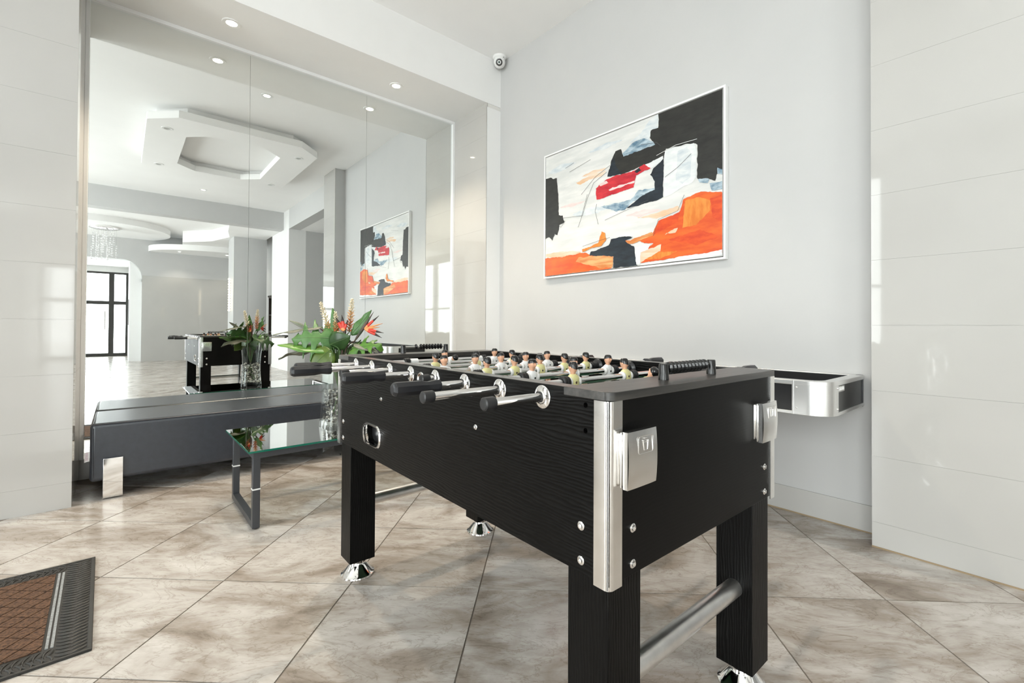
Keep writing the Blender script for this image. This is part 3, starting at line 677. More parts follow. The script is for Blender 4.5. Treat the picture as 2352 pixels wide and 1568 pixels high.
MB().box(0.03, GW - 0.03, 0.03, GL - 0.03, GZ0 + 0.002, GZ0 + 0.012).build('base_board', BLACKMT, gt)
MB().box(0.05, GW - 0.05, 0.05, GL - 0.05, GZ1 - 0.075, GZ1 - 0.065).build('playing_surface', BLACKGL, gt)
MB().box(0.012, 0.045, 0.24, GL - 0.3, GZ1, GZ1 + 0.004).build('rail_cap', mat('pale_wood_strip', (0.55, 0.48, 0.40), 0.4), gt, 0.001)
for ix in (0,):
    for iy in (0, 1):
        cx = GR if not ix else GW - GR; cy = GR if not iy else GL - GR; ext = 0.045
        a0 = {(0, 0): PI, (1, 0): 1.5 * PI, (1, 1): 0, (0, 1): PI / 2}[(ix, iy)]
        arc = [a0 + PI / 2 * i / 12 for i in range(13)]
        po = [(cx + GR * math.cos(a), cy + GR * math.sin(a)) for a in arc]; pi_ = [(cx + (GR - 0.008) * math.cos(a), cy + (GR - 0.008) * math.sin(a)) for a in arc]
        ts = (-math.sin(arc[0]), math.cos(arc[0])); te = (-math.sin(arc[-1]), math.cos(arc[-1]))
        po = [(po[0][0] - ts[0] * ext, po[0][1] - ts[1] * ext)] + po + [(po[-1][0] + te[0] * 0.002, po[-1][1] + te[1] * 0.002)]
        pi_ = [(pi_[0][0] - ts[0] * ext, pi_[0][1] - ts[1] * ext)] + pi_ + [(pi_[-1][0] + te[0] * 0.002, pi_[-1][1] + te[1] * 0.002)]
        cp = MB().prism(po + pi_[::-1], GZ0 + 0.013, GZ1 - 0.019).build('corner_cover', ALU, gt, ang=40)
        if (ix, iy) in ((0, 0), (0, 1)):
            for z in (0.652, 0.742):
                for (px, py), tdir in ((po[0], ts), (po[-1], te)):
                    sg = 1 if tdir is ts else -1
                    bx, by = px + sg * tdir[0] * 0.012, py + sg * tdir[1] * 0.012
                    MB().ball((bx, by, z), 0.0042, 10, 6).build('rivet', CHROME, cp)
for y in (0.003, GL - 0.033): MB().box(GW - 0.018, GW - 0.004, y, y + 0.03, GZ0 - 0.004, GZ1 + 0.001).build('wall_bracket', FRAMEST, gt, 0.002)
for y in (0.145, 2.36): MB().box(-0.003, 0.01, y, y + 0.006, GZ0 + 0.0005, GZ1 - 0.0005).build('joint_clip', ALU, gt)
# small maker's plate: red emblem and pale wordmark
lg = MB().box(0.085, 0.205, 0.004, 0.0065, 0.722, 0.748).build('logo_plate', mat('logo_silver', (0.55, 0.54, 0.52), 0.3, 0.6), gt, 0.001)
MB().prism([(0.080, 0.716), (0.096, 0.720), (0.099, 0.734), (0.112, 0.738), (0.106, 0.752), (0.094, 0.744), (0.086, 0.752), (0.088, 0.732)], 0.002, 0.0045, 'y').build('logo_emblem', mat('logo_red', (0.62, 0.10, 0.05), 0.4), lg)
for k in range(6): MB().box(0.118 + 0.0135 * k, 0.127 + 0.0135 * k, 0.0025, 0.0042, 0.729, 0.742 if k % 2 else 0.745).build('logo_letter', FRAMEW, lg)
for y in (0.95, 1.85):
    lgb = MB().box(0.14, GW - 0.13, y, y + 0.12, 0.035, GZ0 + 0.004).build('pedestal_leg', BLACKPL, gt, 0.004)
    MB().box(0.10, GW - 0.08, y - 0.03, y + 0.15, 0.0, 0.037).build('leg_base', BLACKPL, lgb, 0.004)

# ================================================================== PAINTING
PW, PH, PD = 1.5974, 1.0600, 0.036
pg = thing('framed_painting', 'large abstract painting in black, white, red and orange in a slim white frame', 'painting', (XB, 2.8938, 1.4194), -PI / 2)
FWD = 0.013
for a, b, c, d in ((0, PW, 0, FWD), (0, PW, PH - FWD, PH), (0, FWD, FWD, PH - FWD), (PW - FWD, PW, FWD, PH - FWD)):
    MB().box(a, b, -PD, 0.0, c, d).build('frame_bar', FRAMEW, pg, 0.0008)
MB().box(FWD, PW - FWD, -0.012, -0.004, FWD, PH - FWD).build('backing', BLACKMT, pg)
def paintmat(name, c0, c1, sc_=(9, 1, 26), rough=0.36): return noisy(name, c0, c1, sc_, rough, 0.25, 7, lo=0.38, hi=0.62, spec=0.45)
CANV = paintmat('canvas_white', (0.62, 0.63, 0.615), (0.74, 0.735, 0.715), (3, 1, 16))
cv = MB().box(FWD + 0.006, PW - FWD - 0.006, -PD + 0.004, -0.010, FWD + 0.006, PH - FWD - 0.006).build('canvas', CANV, pg)
P_BLACK = paintmat('paint_black', (0.014, 0.014, 0.013), (0.026, 0.026, 0.023)); P_NAVY = paintmat('paint_blue_black', (0.006, 0.011, 0.018), (0.016, 0.026, 0.038))
P_BLUE = paintmat('paint_slate_blue', (0.10, 0.19, 0.27), (0.50, 0.60, 0.66)); P_PALE = paintmat('paint_pale_blue', (0.52, 0.58, 0.62), (0.72, 0.74, 0.74))
P_WHITE = paintmat('paint_white', (0.66, 0.69, 0.70), (0.78, 0.79, 0.785)); P_RED = paintmat('paint_red', (0.42, 0.012, 0.028), (0.62, 0.035, 0.045))
P_OR = paintmat('paint_orange', (0.62, 0.075, 0.014), (0.74, 0.135, 0.02), (5, 1, 18)); P_OR2 = paintmat('paint_light_orange', (0.62, 0.16, 0.02), (0.76, 0.28, 0.05), (22, 1, 6))
P_ORR = paintmat('paint_red_orange', (0.56, 0.045, 0.012), (0.70, 0.09, 0.015)); P_TAN = paintmat('paint_tan', (0.58, 0.19, 0.05), (0.74, 0.42, 0.18), (4, 1, 30)); P_PEACH = paintmat('paint_peach', (0.70, 0.44, 0.26), (0.76, 0.62, 0.49), (4, 1, 28))
P_PINK = paintmat('paint_pink', (0.70, 0.52, 0.50), (0.74, 0.66, 0.64), (4, 1, 24))
PENCIL = mat('pencil_line', (0.11, 0.11, 0.11), 0.6)
layers = [
 (P_PEACH, [(0.233,0.702),(0.323,0.727),(0.424,0.723),(0.408,0.695),(0.323,0.696),(0.26,0.677)]),
 (P_PEACH, [(0.27,0.735),(0.35,0.757),(0.425,0.742),(0.40,0.728),(0.33,0.727)]),
 (P_PINK, [(0.12,0.545),(0.20,0.558),(0.30,0.545),(0.22,0.525)]), (P_PINK, [(0.53,0.37),(0.63,0.385),(0.73,0.36),(0.62,0.345)]),
 (P_PEACH, [(0.017,0.196),(0.139,0.202),(0.272,0.172),(0.262,0.149),(0.129,0.155),(0.017,0.169)]),
 (P_PEACH, [(0.60,0.34),(0.70,0.345),(0.80,0.36),(0.815,0.335),(0.70,0.31)]), (P_PALE, [(0.03,0.86),(0.12,0.885),(0.24,0.86),(0.16,0.835),(0.06,0.83)]),
 (P_PALE, [(0.20,0.47),(0.34,0.49),(0.46,0.46),(0.36,0.435),(0.24,0.44)]), (P_PALE, [(0.30,0.90),(0.42,0.925),(0.52,0.90),(0.42,0.88)]),
 (P_BLUE, [(0.392,0.475),(0.565,0.471),(0.605,0.522),(0.692,0.512),(0.692,0.494),(0.622,0.471),(0.565,0.443),(0.534,0.415),(0.489,0.414)]),
 (P_BLUE, [(0.519,0.801),(0.578,0.859),(0.636,0.86),(0.691,0.808),(0.694,0.788),(0.608,0.784),(0.534,0.773)]),
 (P_PALE, [(0.56,0.86),(0.615,0.897),(0.67,0.969),(0.707,0.98),(0.707,0.893),(0.67,0.89),(0.662,0.835),(0.628,0.863)]),
 (P_BLACK, [(0.707,0.983),(0.991,0.991),(0.991,0.485),(0.968,0.497),(0.96,0.465),(0.884,0.503),(0.886,0.704),(0.87,0.723),(0.744,0.741),(0.734,0.684),(0.678,0.681),(0.601,0.675),(0.519,0.664),(0.432,0.676),(0.456,0.779),(0.48,0.841),(0.511,0.84),(0.526,0.779),(0.608,0.786),(0.691,0.79),(0.667,0.846),(0.67,0.893),(0.707,0.893)]),
 (P_NAVY, [(0.432,0.676),(0.448,0.74),(0.47,0.80),(0.478,0.74),(0.50,0.70),(0.52,0.664)]),
 (P_BLACK, [(0.005,0.816),(0.051,0.808),(0.072,0.786),(0.097,0.788),(0.106,0.639),(0.111,0.486),(0.143,0.478),(0.153,0.422),(0.119,0.409),(0.102,0.333),(0.082,0.35),(0.064,0.297),(0.04,0.33),(0.011,0.319)]),
 (P_WHITE, [(0.737,0.735),(0.87,0.72),(0.882,0.673),(0.879,0.51),(0.861,0.483),(0.744,0.437),(0.732,0.441)]),
 (P_PALE, [(0.80,0.70),(0.84,0.71),(0.862,0.66),(0.855,0.52),(0.82,0.49),(0.79,0.52)]),
 (P_WHITE, [(0.60,0.665),(0.66,0.685),(0.728,0.70),(0.733,0.672),(0.69,0.65),(0.63,0.645)]),
 (P_NAVY, [(0.734,0.684),(0.731,0.441),(0.705,0.423),(0.608,0.421),(0.538,0.419),(0.58,0.448),(0.615,0.473),(0.692,0.498),(0.691,0.552),(0.667,0.604),(0.684,0.642),(0.718,0.665)]),
 (P_RED, [(0.362,0.618),(0.432,0.662),(0.593,0.664),(0.636,0.684),(0.671,0.643),(0.593,0.627),(0.583,0.548),(0.367,0.532)]),
 (P_PINK, [(0.441,0.584),(0.504,0.589),(0.586,0.593),(0.585,0.58),(0.504,0.575),(0.445,0.57)]), (P_PINK, [(0.385,0.64),(0.43,0.648),(0.44,0.628),(0.39,0.625)]),
 (P_NAVY, [(0.585,0.655),(0.612,0.672),(0.622,0.65),(0.60,0.64)]),
 (P_BLUE, [(0.936,0.457),(0.987,0.451),(0.989,0.4),(0.946,0.409)]), (P_BLUE, [(0.968,0.533),(0.99,0.517),(0.99,0.489),(0.97,0.499)]), (P_BLUE, [(0.888,0.495),(0.935,0.48),(0.93,0.462),(0.895,0.475)]),
 (P_OR, [(0.565,0.19),(0.675,0.202),(0.709,0.291),(0.807,0.32),(0.826,0.395),(0.902,0.42),(0.991,0.383),(0.991,0.039),(0.832,0.042),(0.623,0.033),(0.609,0.089),(0.685,0.151)]),
 (P_OR2, [(0.822,0.219),(0.832,0.385),(0.891,0.387),(0.941,0.352),(0.941,0.295),(0.879,0.222)]), (P_ORR, [(0.94,0.36),(0.985,0.375),(0.988,0.22),(0.95,0.25)]), (P_ORR, [(0.76,0.16),(0.90,0.19),(0.98,0.13),(0.88,0.10)]),
 (P_ORR, [(0.685,0.204),(0.712,0.29),(0.811,0.316),(0.801,0.259),(0.725,0.226)]), (P_OR2, [(0.62,0.06),(0.70,0.09),(0.80,0.08),(0.72,0.045)]),
 (P_TAN, [(0.457,0.216),(0.565,0.198),(0.678,0.228),(0.685,0.204),(0.58,0.172),(0.558,0.171)]),
 (P_PEACH, [(0.609,0.098),(0.725,0.138),(0.719,0.096),(0.637,0.048),(0.62,0.037)]), (P_WHITE, [(0.601,0.145),(0.672,0.153),(0.658,0.117),(0.62,0.105),(0.616,0.024),(0.591,0.028),(0.589,0.148)]),
 (P_PEACH, [(0.74,0.20),(0.80,0.225),(0.79,0.195)]),
 (P_OR2, [(0.38,0.217),(0.401,0.296),(0.421,0.277),(0.429,0.231),(0.401,0.193),(0.342,0.185),(0.28,0.166),(0.276,0.187),(0.342,0.2)]),
 (P_OR, [(0.012,0.164),(0.139,0.153),(0.262,0.164),(0.368,0.131),(0.47,0.118),(0.47,0.065),(0.46,0.019),(0.012,0.019)]),
 (P_TAN, [(0.253,0.13),(0.368,0.125),(0.47,0.113),(0.466,0.027),(0.393,0.033),(0.235,0.102)]),
 (P_NAVY, [(0.334,0.156),(0.442,0.186),(0.457,0.225),(0.535,0.228),(0.583,0.215),(0.539,0.199),(0.558,0.171),(0.587,0.152),(0.598,0.027),(0.607,0.019),(0.466,0.018),(0.474,0.102),(0.325,0.133)]),
 (P_WHITE, [(0.80,0.044),(0.90,0.046),(0.988,0.055),(0.988,0.022),(0.86,0.018),(0.72,0.018),(0.76,0.036)])]
def rough_poly(pts, amp, step, seed):
    out = []; n = len(pts)
    for i in range(n):
        a = Vector((pts[i][0] * PW, pts[i][1] * PH)); b = Vector((pts[(i + 1) % n][0] * PW, pts[(i + 1) % n][1] * PH))
        k = max(1, int((b - a).length / step)); nr = Vector((-(b - a).y, (b - a).x)).normalized()
        for j in range(k):
            p = a.lerp(b, j / k); d = amp * (noise.noise(Vector((p.x * 22, p.y * 22, seed))) + 0.6 * noise.noise(Vector((p.x * 70, p.y * 70, seed + 5))))
            p = p + nr * d
            out.append((min(max(p.x, FWD + 0.007), PW - FWD - 0.007), min(max(p.y, FWD + 0.007), PH - FWD - 0.007)))
    return out
for k, (m_, pts) in enumerate(layers):
    q = rough_poly(pts, 0.007, 0.012, k * 3.1); y = -PD + 0.0039 - 0.00012 * (k + 1)
    tris = tessellate_polygon([[Vector((a, b, 0)) for a, b in q]])
    MB().add([(a, y, b) for a, b in q], tris).build('paint_patch', m_, cv, ang=0)
yl = -PD + 0.0038 - 0.00012 * (len(layers) + 2)
for k, ln_ in enumerate(([(0.31,0.59),(0.27,0.42),(0.25,0.36)], [(0.27,0.60),(0.36,0.70),(0.45,0.75)], [(0.13,0.46),(0.28,0.44),(0.31,0.56),(0.35,0.66),(0.43,0.71)], [(0.74,0.56),(0.80,0.60),(0.86,0.66)], [(0.42,0.37),(0.52,0.40),(0.66,0.44)],
                          [(0.685,0.20),(0.71,0.30),(0.80,0.33),(0.83,0.42)], [(0.28,0.21),(0.38,0.23),(0.45,0.24)], [(0.19,0.80),(0.33,0.84)], [(0.10,0.42),(0.13,0.39),(0.16,0.43)], [(0.38,0.35),(0.36,0.45),(0.37,0.50)], [(0.16,0.84),(0.22,0.86)], [(0.62,0.82),(0.70,0.80),(0.72,0.77)])):
    MB().tube([(a * PW, yl, b * PH) for a, b in ln_], 0.0011, 4).build('pencil_stroke', PENCIL, cv)
MB().tube([(0.70 * PW, yl - 0.0004, 0.715 * PH), (0.79 * PW, yl - 0.0004, 0.742 * PH), (0.885 * PW, yl - 0.0004, 0.738 * PH)], 0.0016, 4).build('scratch_line', FRAMEW, cv)

# ================================================================== SECURITY CAMERA
sx = thing('security_camera', 'white turret security camera in the ceiling corner above the painting', 'camera', (2.695, 3.485, ZC), math.radians(228)); sx.scale = (1.22, 1.22, 1.22)
MB().lathe([(0.052, 0.0), (0.053, -0.006), (0.050, -0.016), (0.036, -0.026)], 32).build('base', WHITEPL, sx)
Mq = Matrix.Translation((0.006, 0, -0.046)) @ Matrix.Rotation(math.radians(118), 4, 'Y')
eb = MB(); eb.ball((0, 0, 0), 0.046, 28, 16, 0, Mq); eb.build('eyeball', WHITEPL, sx)
MB().lathe([(0.0255, 0.0385), (0.0262, 0.0405), (0.0262, 0.0440), (0.0215, 0.0448), (0.0110, 0.0435), (0.0002, 0.0435)], 28, Mq).build('lens_ring', BLACKGL, sx, ang=30)
le = MB().ball((0, 0, 0.0436), (0.009, 0.009, 0.004), 16, 8, 0, Mq).build('lens', mat('lens_glass', (0.02, 0.05, 0.045), 0.03), sx)
for k in range(10):
    a = 2 * PI * k / 10
    MB().ball((0.0165 * math.cos(a), 0.0165 * math.sin(a), 0.0444), 0.0022, 6, 4, 0, Mq).build('infrared_led', mat('led_grey', (0.35, 0.34, 0.34), 0.2) if k == 0 else bpy.data.materials['led_grey'], sx)
MB().box(0.020, 0.034, 0.030, 0.036, -0.022, -0.010).build('badge', mat('badge_grey', (0.3, 0.3, 0.3), 0.4), sx)

# ================================================================== BENCH
bn = thing('bench', 'long black leatherette bench with a chrome strap leg along the mirror', 'bench', (-0.125, 3.60, 0))
BL, BD = 2.62, 0.53
body = MB().box(0, BL, 0, BD, 0.104, 0.436).build('seat_block', LEATHER, bn, 0.022, seg=4)
for x in (0.014, BL - 0.014):
    loop = [(x, -0.0005, 0.13), (x, -0.0005, 0.41), (x, 0.02, 0.4355), (x, BD - 0.02, 0.4355), (x, BD, 0.41)]
    MB().tube(loop, 0.0022, 6).build('seam_piping', LEATHER, body)
MB().tube([(0.02, 0.004, 0.4305), (BL - 0.02, 0.004, 0.4305)], 0.0028, 6).build('edge_piping', LEATHER, body)
tg = MB().grid(lambda u, v: (-0.001 - 0.022 * u, 0.030 + 0.004 * math.sin(3 * u), 0.222 + 0.055 * v - 0.004 * u), 4, 2).build('label_tag', mat('tag_cloth', (0.78, 0.76, 0.76), 0.8), bn, ang=0)
tg.modifiers.new('solid', 'SOLIDIFY').thickness = 0.001
PK = mat('tag_print', (0.55, 0.12, 0.30), 0.7)
for k in range(5): MB().tube([(-0.007, 0.0288, 0.230 + 0.009 * k), (-0.012, 0.0286, 0.235 + 0.009 * k), (-0.017, 0.0286, 0.231 + 0.009 * k)], 0.0008, 4).build('tag_letter', PK, tg)
for x in (0.058, 1.40, 2.48):
    n = 10
    pth = [(-0.020, 0.235), (-0.020, 0.03)] + [(-0.020 + 0.022 * (1 - math.cos(PI / 2 * i / n)), 0.03 - 0.026 * math.sin(PI / 2 * i / n)) for i in range(1, n + 1)] + [(0.05, 0.004), (0.05, 0.012), (0.006, 0.012), (-0.008, 0.030), (-0.012, 0.04), (-0.012, 0.235)]
    lgm = MB().prism(pth[::-1], x, x + 0.086, 'x').build('leg', CHROME, bn, 0.001, ang=30)
    MB().box(x + 0.01, x + 0.076, -0.013, 0.004, 0.13, 0.22).build('leg_bracket', CHROME, lgm)
    MB().box(x, x + 0.086, BD - 0.12, BD - 0.03, 0.0, 0.106).build('rear_leg', CHROME, bn, 0.003)

# ================================================================== GLASS COFFEE TABLE
ct = thing('coffee_table', 'low glass-topped coffee table on a dark square steel frame', 'table', (0.470, 2.565, 0), 0.004)
CW, CD, CZ = 1.20, 0.63, 0.390; T_ = 0.033
gl = MB().box(0, CW, 0, CD, CZ - 0.0095, CZ).build('glass_top', [TABLEGL], ct, 0)
for a, b, c, d in ((-0.0006, CW + 0.0006, -0.0006, 0.0012), (-0.0006, CW + 0.0006, CD - 0.0012, CD + 0.0006), (-0.0006, 0.0012, 0.0012, CD - 0.0012), (CW - 0.0012, CW + 0.0006, 0.0012, CD - 0.0012)):
    MB().box(a, b, c, d, CZ - 0.0094, CZ - 0.0003).build('polished_edge', GLEDGE, gl)
X0, X1, Y0, Y1, ZT = 0.022, CW - 0.022, 0.020, CD - 0.07, CZ - 0.0096
WRAP = mat('white_tape', (0.75, 0.75, 0.74), 0.5)
for xa in (X0, X1 - T_):
    for ya in (Y0, Y1 - T_):
        pst = MB().box(xa, xa + T_, ya, ya + T_, 0.006, ZT - T_ + 0.001).build('post', FRAMEST, ct, 0.002)
        MB().box(xa - 0.0012, xa + T_ + 0.0012, ya - 0.0012, ya + T_ + 0.0012, 0.193, 0.200).build('cable_tie', WRAP, pst, 0.0005)
        MB().lathe([(0.009, 0), (0.011, 0.002), (0.011, 0.006)], 12, Matrix.Translation((xa + T_ / 2, ya + T_ / 2, 0))).build('glide', BLACKPL, pst)
    MB().box(xa, xa + T_, Y0 + T_ - 0.001, Y1 - T_ + 0.001, 0.006, 0.006 + T_).build('floor_bar', FRAMEST, ct, 0.002)
    MB().box(xa, xa + T_, Y0 + T_ - 0.001, Y1 - T_ + 0.001, ZT - T_, ZT).build('top_cross_bar', FRAMEST, ct, 0.002)
for ya in (Y0, Y1 - T_): MB().box(X0, X1, ya, ya + T_, ZT - T_, ZT).build('top_rail', FRAMEST, ct, 0.002)

# ================================================================== FLOOR MAT
fm = thing('floor_mat', 'brown ribbed entrance mat with a black embossed rubber border', 'mat', (-0.055, 1.952, 0), 0.02)
MW, MD, MBW, MH = 1.15, 0.762, 0.088, 0.009      # extends to -x
MRUB = noisy('mat_rubber', (0.022, 0.021, 0.019), (0.034, 0.032, 0.029), (20, 20, 20), 0.5)
MB().box(-MW, 0, 0, MD, 0.0, 0.006).build('rubber_base', MRUB, fm, 0.003)
for a, b, c, d in ((-MW, 0, 0, 0.010), (-MW, 0, MD - 0.010, MD), (-0.012, 0, 0.010, MD - 0.010), (-MW, -MW + 0.012, 0.010, MD - 0.010)):
    MB().box(a, b, c, d, 0.004, MH).build('rim', MRUB, fm, 0.002)
rid = MB()
def leafridge(cx, cy, ang, ln_=0.020, w=0.0046):
    ca, sa = math.cos(ang), math.sin(ang); pts = []
    for i in range(7):
        t = i / 6 * 2 - 1; xx, yy = ln_ * t, 0.006 * (1 - t * t); pts.append((cx + ca * xx - sa * yy, cy + sa * xx + ca * yy, 0.0066))
    rid.tube(pts, [0.0004, w * 0.5, w * 0.7, w * 0.75, w * 0.7, w * 0.5, 0.0004], 5)
st = 0.0155
y = 0.02
while y < MD - 0.02:
    for o_, an in ((0.030, 0.35), (0.064, -0.35)):
        leafridge(-o_, y, an); leafridge(-MW + o_, y, an); leafridge(-o_, y + 0.005, PI + an); leafridge(-MW + o_, y + 0.005, PI + an)
    y += st * 1.35
x = -0.10
while x > -MW + 0.1:
    for o_, an in ((0.028, PI / 2 + 0.35), (0.060, PI / 2 - 0.35)):
        leafridge(x, o_, an); leafridge(x, MD - o_, an); leafridge(x + 0.005, o_, PI + an); leafridge(x + 0.005, MD - o_, PI + an)
    x -= st * 1.35
o = rid.build('embossed_braid', MRUB, fm); o['kind'] = 'stuff'
for k in (0, 1): MB().box(-MBW - 0.012 * k - 0.007, -MBW - 0.012 * k, MBW, MD - MBW, 0.005, 0.0088).build('grey_stripe', noisy('grey_stripe_fibre', (0.20, 0.21, 0.21), (0.33, 0.34, 0.34), (120, 120, 120), 0.9, 0.4) if k == 0 else bpy.data.materials['grey_stripe_fibre'], fm)
BROWN = noisy('brown_carpet_fibre', (0.022, 0.010, 0.005), (0.165, 0.085, 0.045), (120, 120, 120), 0.95, 0.9, rand=True, lo=0.3, hi=0.7)
ix0, ix1, iy0, iy1 = -MW + MBW, -MBW - 0.026, MBW, MD - MBW
MB().box(ix0, ix1, iy0, iy1, 0.005, 0.0068).build('carpet_ground', MRUB, fm)
cs_ = 0.050; hh = cs_ / 2 - 0.0018; ca, sa = math.cos(PI / 4), math.sin(PI / 4)
full = None
def clip(poly):
    for ax, lim, sg in ((0, ix0, 1), (0, ix1, -1), (1, iy0, 1), (1, iy1, -1)):
        out = []
        for i in range(len(poly)):
            p, q = poly[i], poly[(i + 1) % len(poly)]; ip, iq = sg * (p[ax] - lim) >= 0, sg * (q[ax] - lim) >= 0
            if ip: out.append(p)
            if ip != iq:
                t = (lim - p[ax]) / (q[ax] - p[ax]); out.append((p[0] + t * (q[0] - p[0]), p[1] + t * (q[1] - p[1])))
        poly = out
        if len(poly) < 3: return []
    return poly
for i in range(-30, 31):
    for j in range(-30, 31):
        cx, cy = (ix0 + ix1) / 2 + (i * ca - j * sa) * cs_, (iy0 + iy1) / 2 + (i * sa + j * ca) * cs_
        dia = [(cx + a * ca - b * sa, cy + a * sa + b * ca) for a, b in ((-hh, -hh), (hh, -hh), (hh, hh), (-hh, hh))]
        q = clip(dia)
        if not q: continue
        inside = all(ix0 < p[0] < ix1 and iy0 < p[1] < iy1 for p in dia)
        if inside:
            if full is None: full = MB().prism([(p[0] - cx, p[1] - cy) for p in dia], 0.0066, 0.0098).mesh('carpet_pad', BROWN, 0)
            o = link('carpet_pad', full, fm); o.location = (cx, cy, 0)
        else:
            MB().prism(q, 0.0066, 0.0098).build('carpet_pad', BROWN, fm, ang=0)
#PART4

# ================================================================== VASE, PEBBLES AND FLOWERS
VX, VY, VZ = 1.0, 2.87, 0.390
VH = 0.455
vs_ = thing('glass_vase', 'tall square clear glass vase on the coffee table', 'vase', (VX, VY, VZ), 0.05)
def sq(hw, r=0.018, n=4): return rrect(-hw, hw, -hw, hw, r, n)
def hwid(z): t = z / VH; return 0.090 - 0.012 * math.sin(PI * min(1, t * 1.1)) + 0.004 * t
zs = [VH * i / 10 for i in range(11)]
mb = MB(); vv = []; ff = []; n = 20
outer = [sq(hwid(z)) for z in zs]; inn = [sq(hwid(z) - 0.006, 0.014) for z in zs[1:]]
rings = [[(a, b, z) for a, b in p] for p, z in zip(outer, zs)] + [[(a, b, z) for a, b in p] for p, z in list(zip(inn, zs[1:]))[::-1]] + [[(a, b, 0.022) for a, b in sq(hwid(0.022) - 0.007, 0.014)]]
for r_ in rings: vv += r_
n = len(rings[0]); k = len(rings)
for j in range(k - 1):
    for i in range(n): ff.append((j * n + i, j * n + (i + 1) % n, (j + 1) * n + (i + 1) % n, (j + 1) * n + i))
ff += [tuple(range(n - 1, -1, -1)), tuple((k - 1) * n + i for i in range(n))]
mb.add(vv, ff).build('vase_body', GLASS, vs_, ang=40)
peb = MB()
for i in range(330):
    z = 0.030 + 0.20 * random.random() ** 0.9; w = hwid(z) - 0.018
    x, y = random.uniform(-w, w), random.uniform(-w, w)
    if random.random() < 0.7:                        # mostly against the glass
        if random.random() < 0.5: x = math.copysign(w, x)
        else: y = math.copysign(w, y)
    r_ = random.uniform(0.006, 0.011)
    M = Matrix.Translation((VX + x, VY + y, VZ + z)) @ Matrix.Rotation(random.uniform(0, 3), 4, 'X') @ Matrix.Rotation(random.uniform(0, 3), 4, 'Z')
    peb.ball((0, 0, 0), (r_, r_ * 0.8, r_ * 0.6), 7, 5, random.choice([0, 0, 1, 2]), M)
tag(peb.build('vase_pebbles', [mat('pebble_dark', (0.06, 0.055, 0.05), 0.4), mat('pebble_grey', (0.26, 0.25, 0.23), 0.45), mat('pebble_pale', (0.62, 0.59, 0.54), 0.45)]), 'mixed dark and pale pebbles filling the glass vase', 'pebbles', kind='stuff')

bq = thing('flower_arrangement', 'bouquet of artificial monstera leaves, cream ginger spikes and orange bird of paradise flowers', 'flowers', (VX, VY, VZ + VH))
Rv, Fv = Vector((0.7495, -0.6619, 0)), Vector((0.6619, 0.7495, 0)); RIM = Vector((VX, VY, VZ + VH))
def fp(a, b, c=0): return RIM + Rv * (a / 100) + Fv * (c / 100) + Vector((0, 0, b / 100))
TOCAM = (-Fv + Vector((0, 0, 0.25))).normalized(); UPV = Vector((0, 0, 1))
def leafmat(name, c0, c1, rough=0.38): return noisy(name, c0, c1, (14, 14, 14), rough, 0.1, 4, bscale=60)
GREEN = leafmat('leaf_green', (0.045, 0.13, 0.03), (0.095, 0.215, 0.06)); BRIGHT = leafmat('leaf_bright_green', (0.055, 0.165, 0.018), (0.11, 0.25, 0.035)); DARK = leafmat('leaf_dark_green', (0.014, 0.042, 0.010), (0.03, 0.085, 0.018), 0.3)
OLIVE = leafmat('leaf_olive', (0.055, 0.10, 0.008), (0.10, 0.16, 0.015)); GREYL = leafmat('leaf_grey_underside', (0.10, 0.105, 0.075), (0.20, 0.20, 0.155), 0.5); STEM = leafmat('stem_green', (0.045, 0.10, 0.025), (0.08, 0.15, 0.04))
def basis(b, t, nh):
    d = t - b; L = d.length; d = d / L; nn = Vector(nh); nn = (nn - d * nn.dot(d)).normalized(); return d, L, nn, d.cross(nn)
def simple_leaf(b, t, hw, nh, curl=0.15, fold=0.25, wav=0.0):
    d, L, nn, sd = basis(b, t, nh)
    def f(u, v):
        s_ = 2 * v - 1; w = hw * (math.sin(PI * min(1, u * 0.97 + 0.03) ** 0.72) ** 0.85) if u < 1 else 0
        p = b + d * (L * u) + sd * (w * s_) + nn * (curl * L * math.sin(PI * u) * 0.5 - fold * w * abs(s_) ** 1.5 + wav * hw * math.sin(14 * u + 3 * s_) * abs(s_))
        return p
    return MB().grid(f, 16, 8)
def monstera(b, t, hw, nh, curl=0.1, K=4):
    d, L, nn, sd = basis(b, t, nh); mb = MB()
    def edge(u): return hw * (math.sin(PI * (0.10 + 0.88 * u) ** 0.80) ** 0.75)      # heart-shaped half width
    for s_ in (-1, 1):
        for k in range(K):
            u0, u1 = k / K, (k + 1) / K
            def f(a, q, s_=s_, u0=u0, u1=u1, k=k):
                gap = max(0.0, q - 0.20) / 0.80                                         # slit opens towards the margin
                lo_, hi_ = u0, u1
                if k > 0: lo_ += 0.52 * (u1 - u0) * gap ** 0.4
                if k < K - 1: hi_ -= 0.26 * (u1 - u0) * gap ** 0.4
                u = lo_ + (hi_ - lo_) * a
                tipr = 1 - 0.16 * (2 * a - 1.25) ** 2 * (q > 0.7)
                w = edge(u) * q * tipr
                x = L * (u + 0.20 * q * q * (0.9 - u) - 0.30 * q * (1 - u) ** 4)
                z = -0.30 * hw * q * q + curl * L * math.sin(PI * min(1, max(0, u))) * 0.6 + 0.018 * q * math.sin(9 * u + 2 * s_)
                return b + d * x + sd * (w * s_) + nn * z
            mb.grid(f, 5, 10)
    return mb
def solid(o, th=0.0012):
    m_ = o.modifiers.new('solid', 'SOLIDIFY'); m_.thickness = th; m_.offset = 0; return o
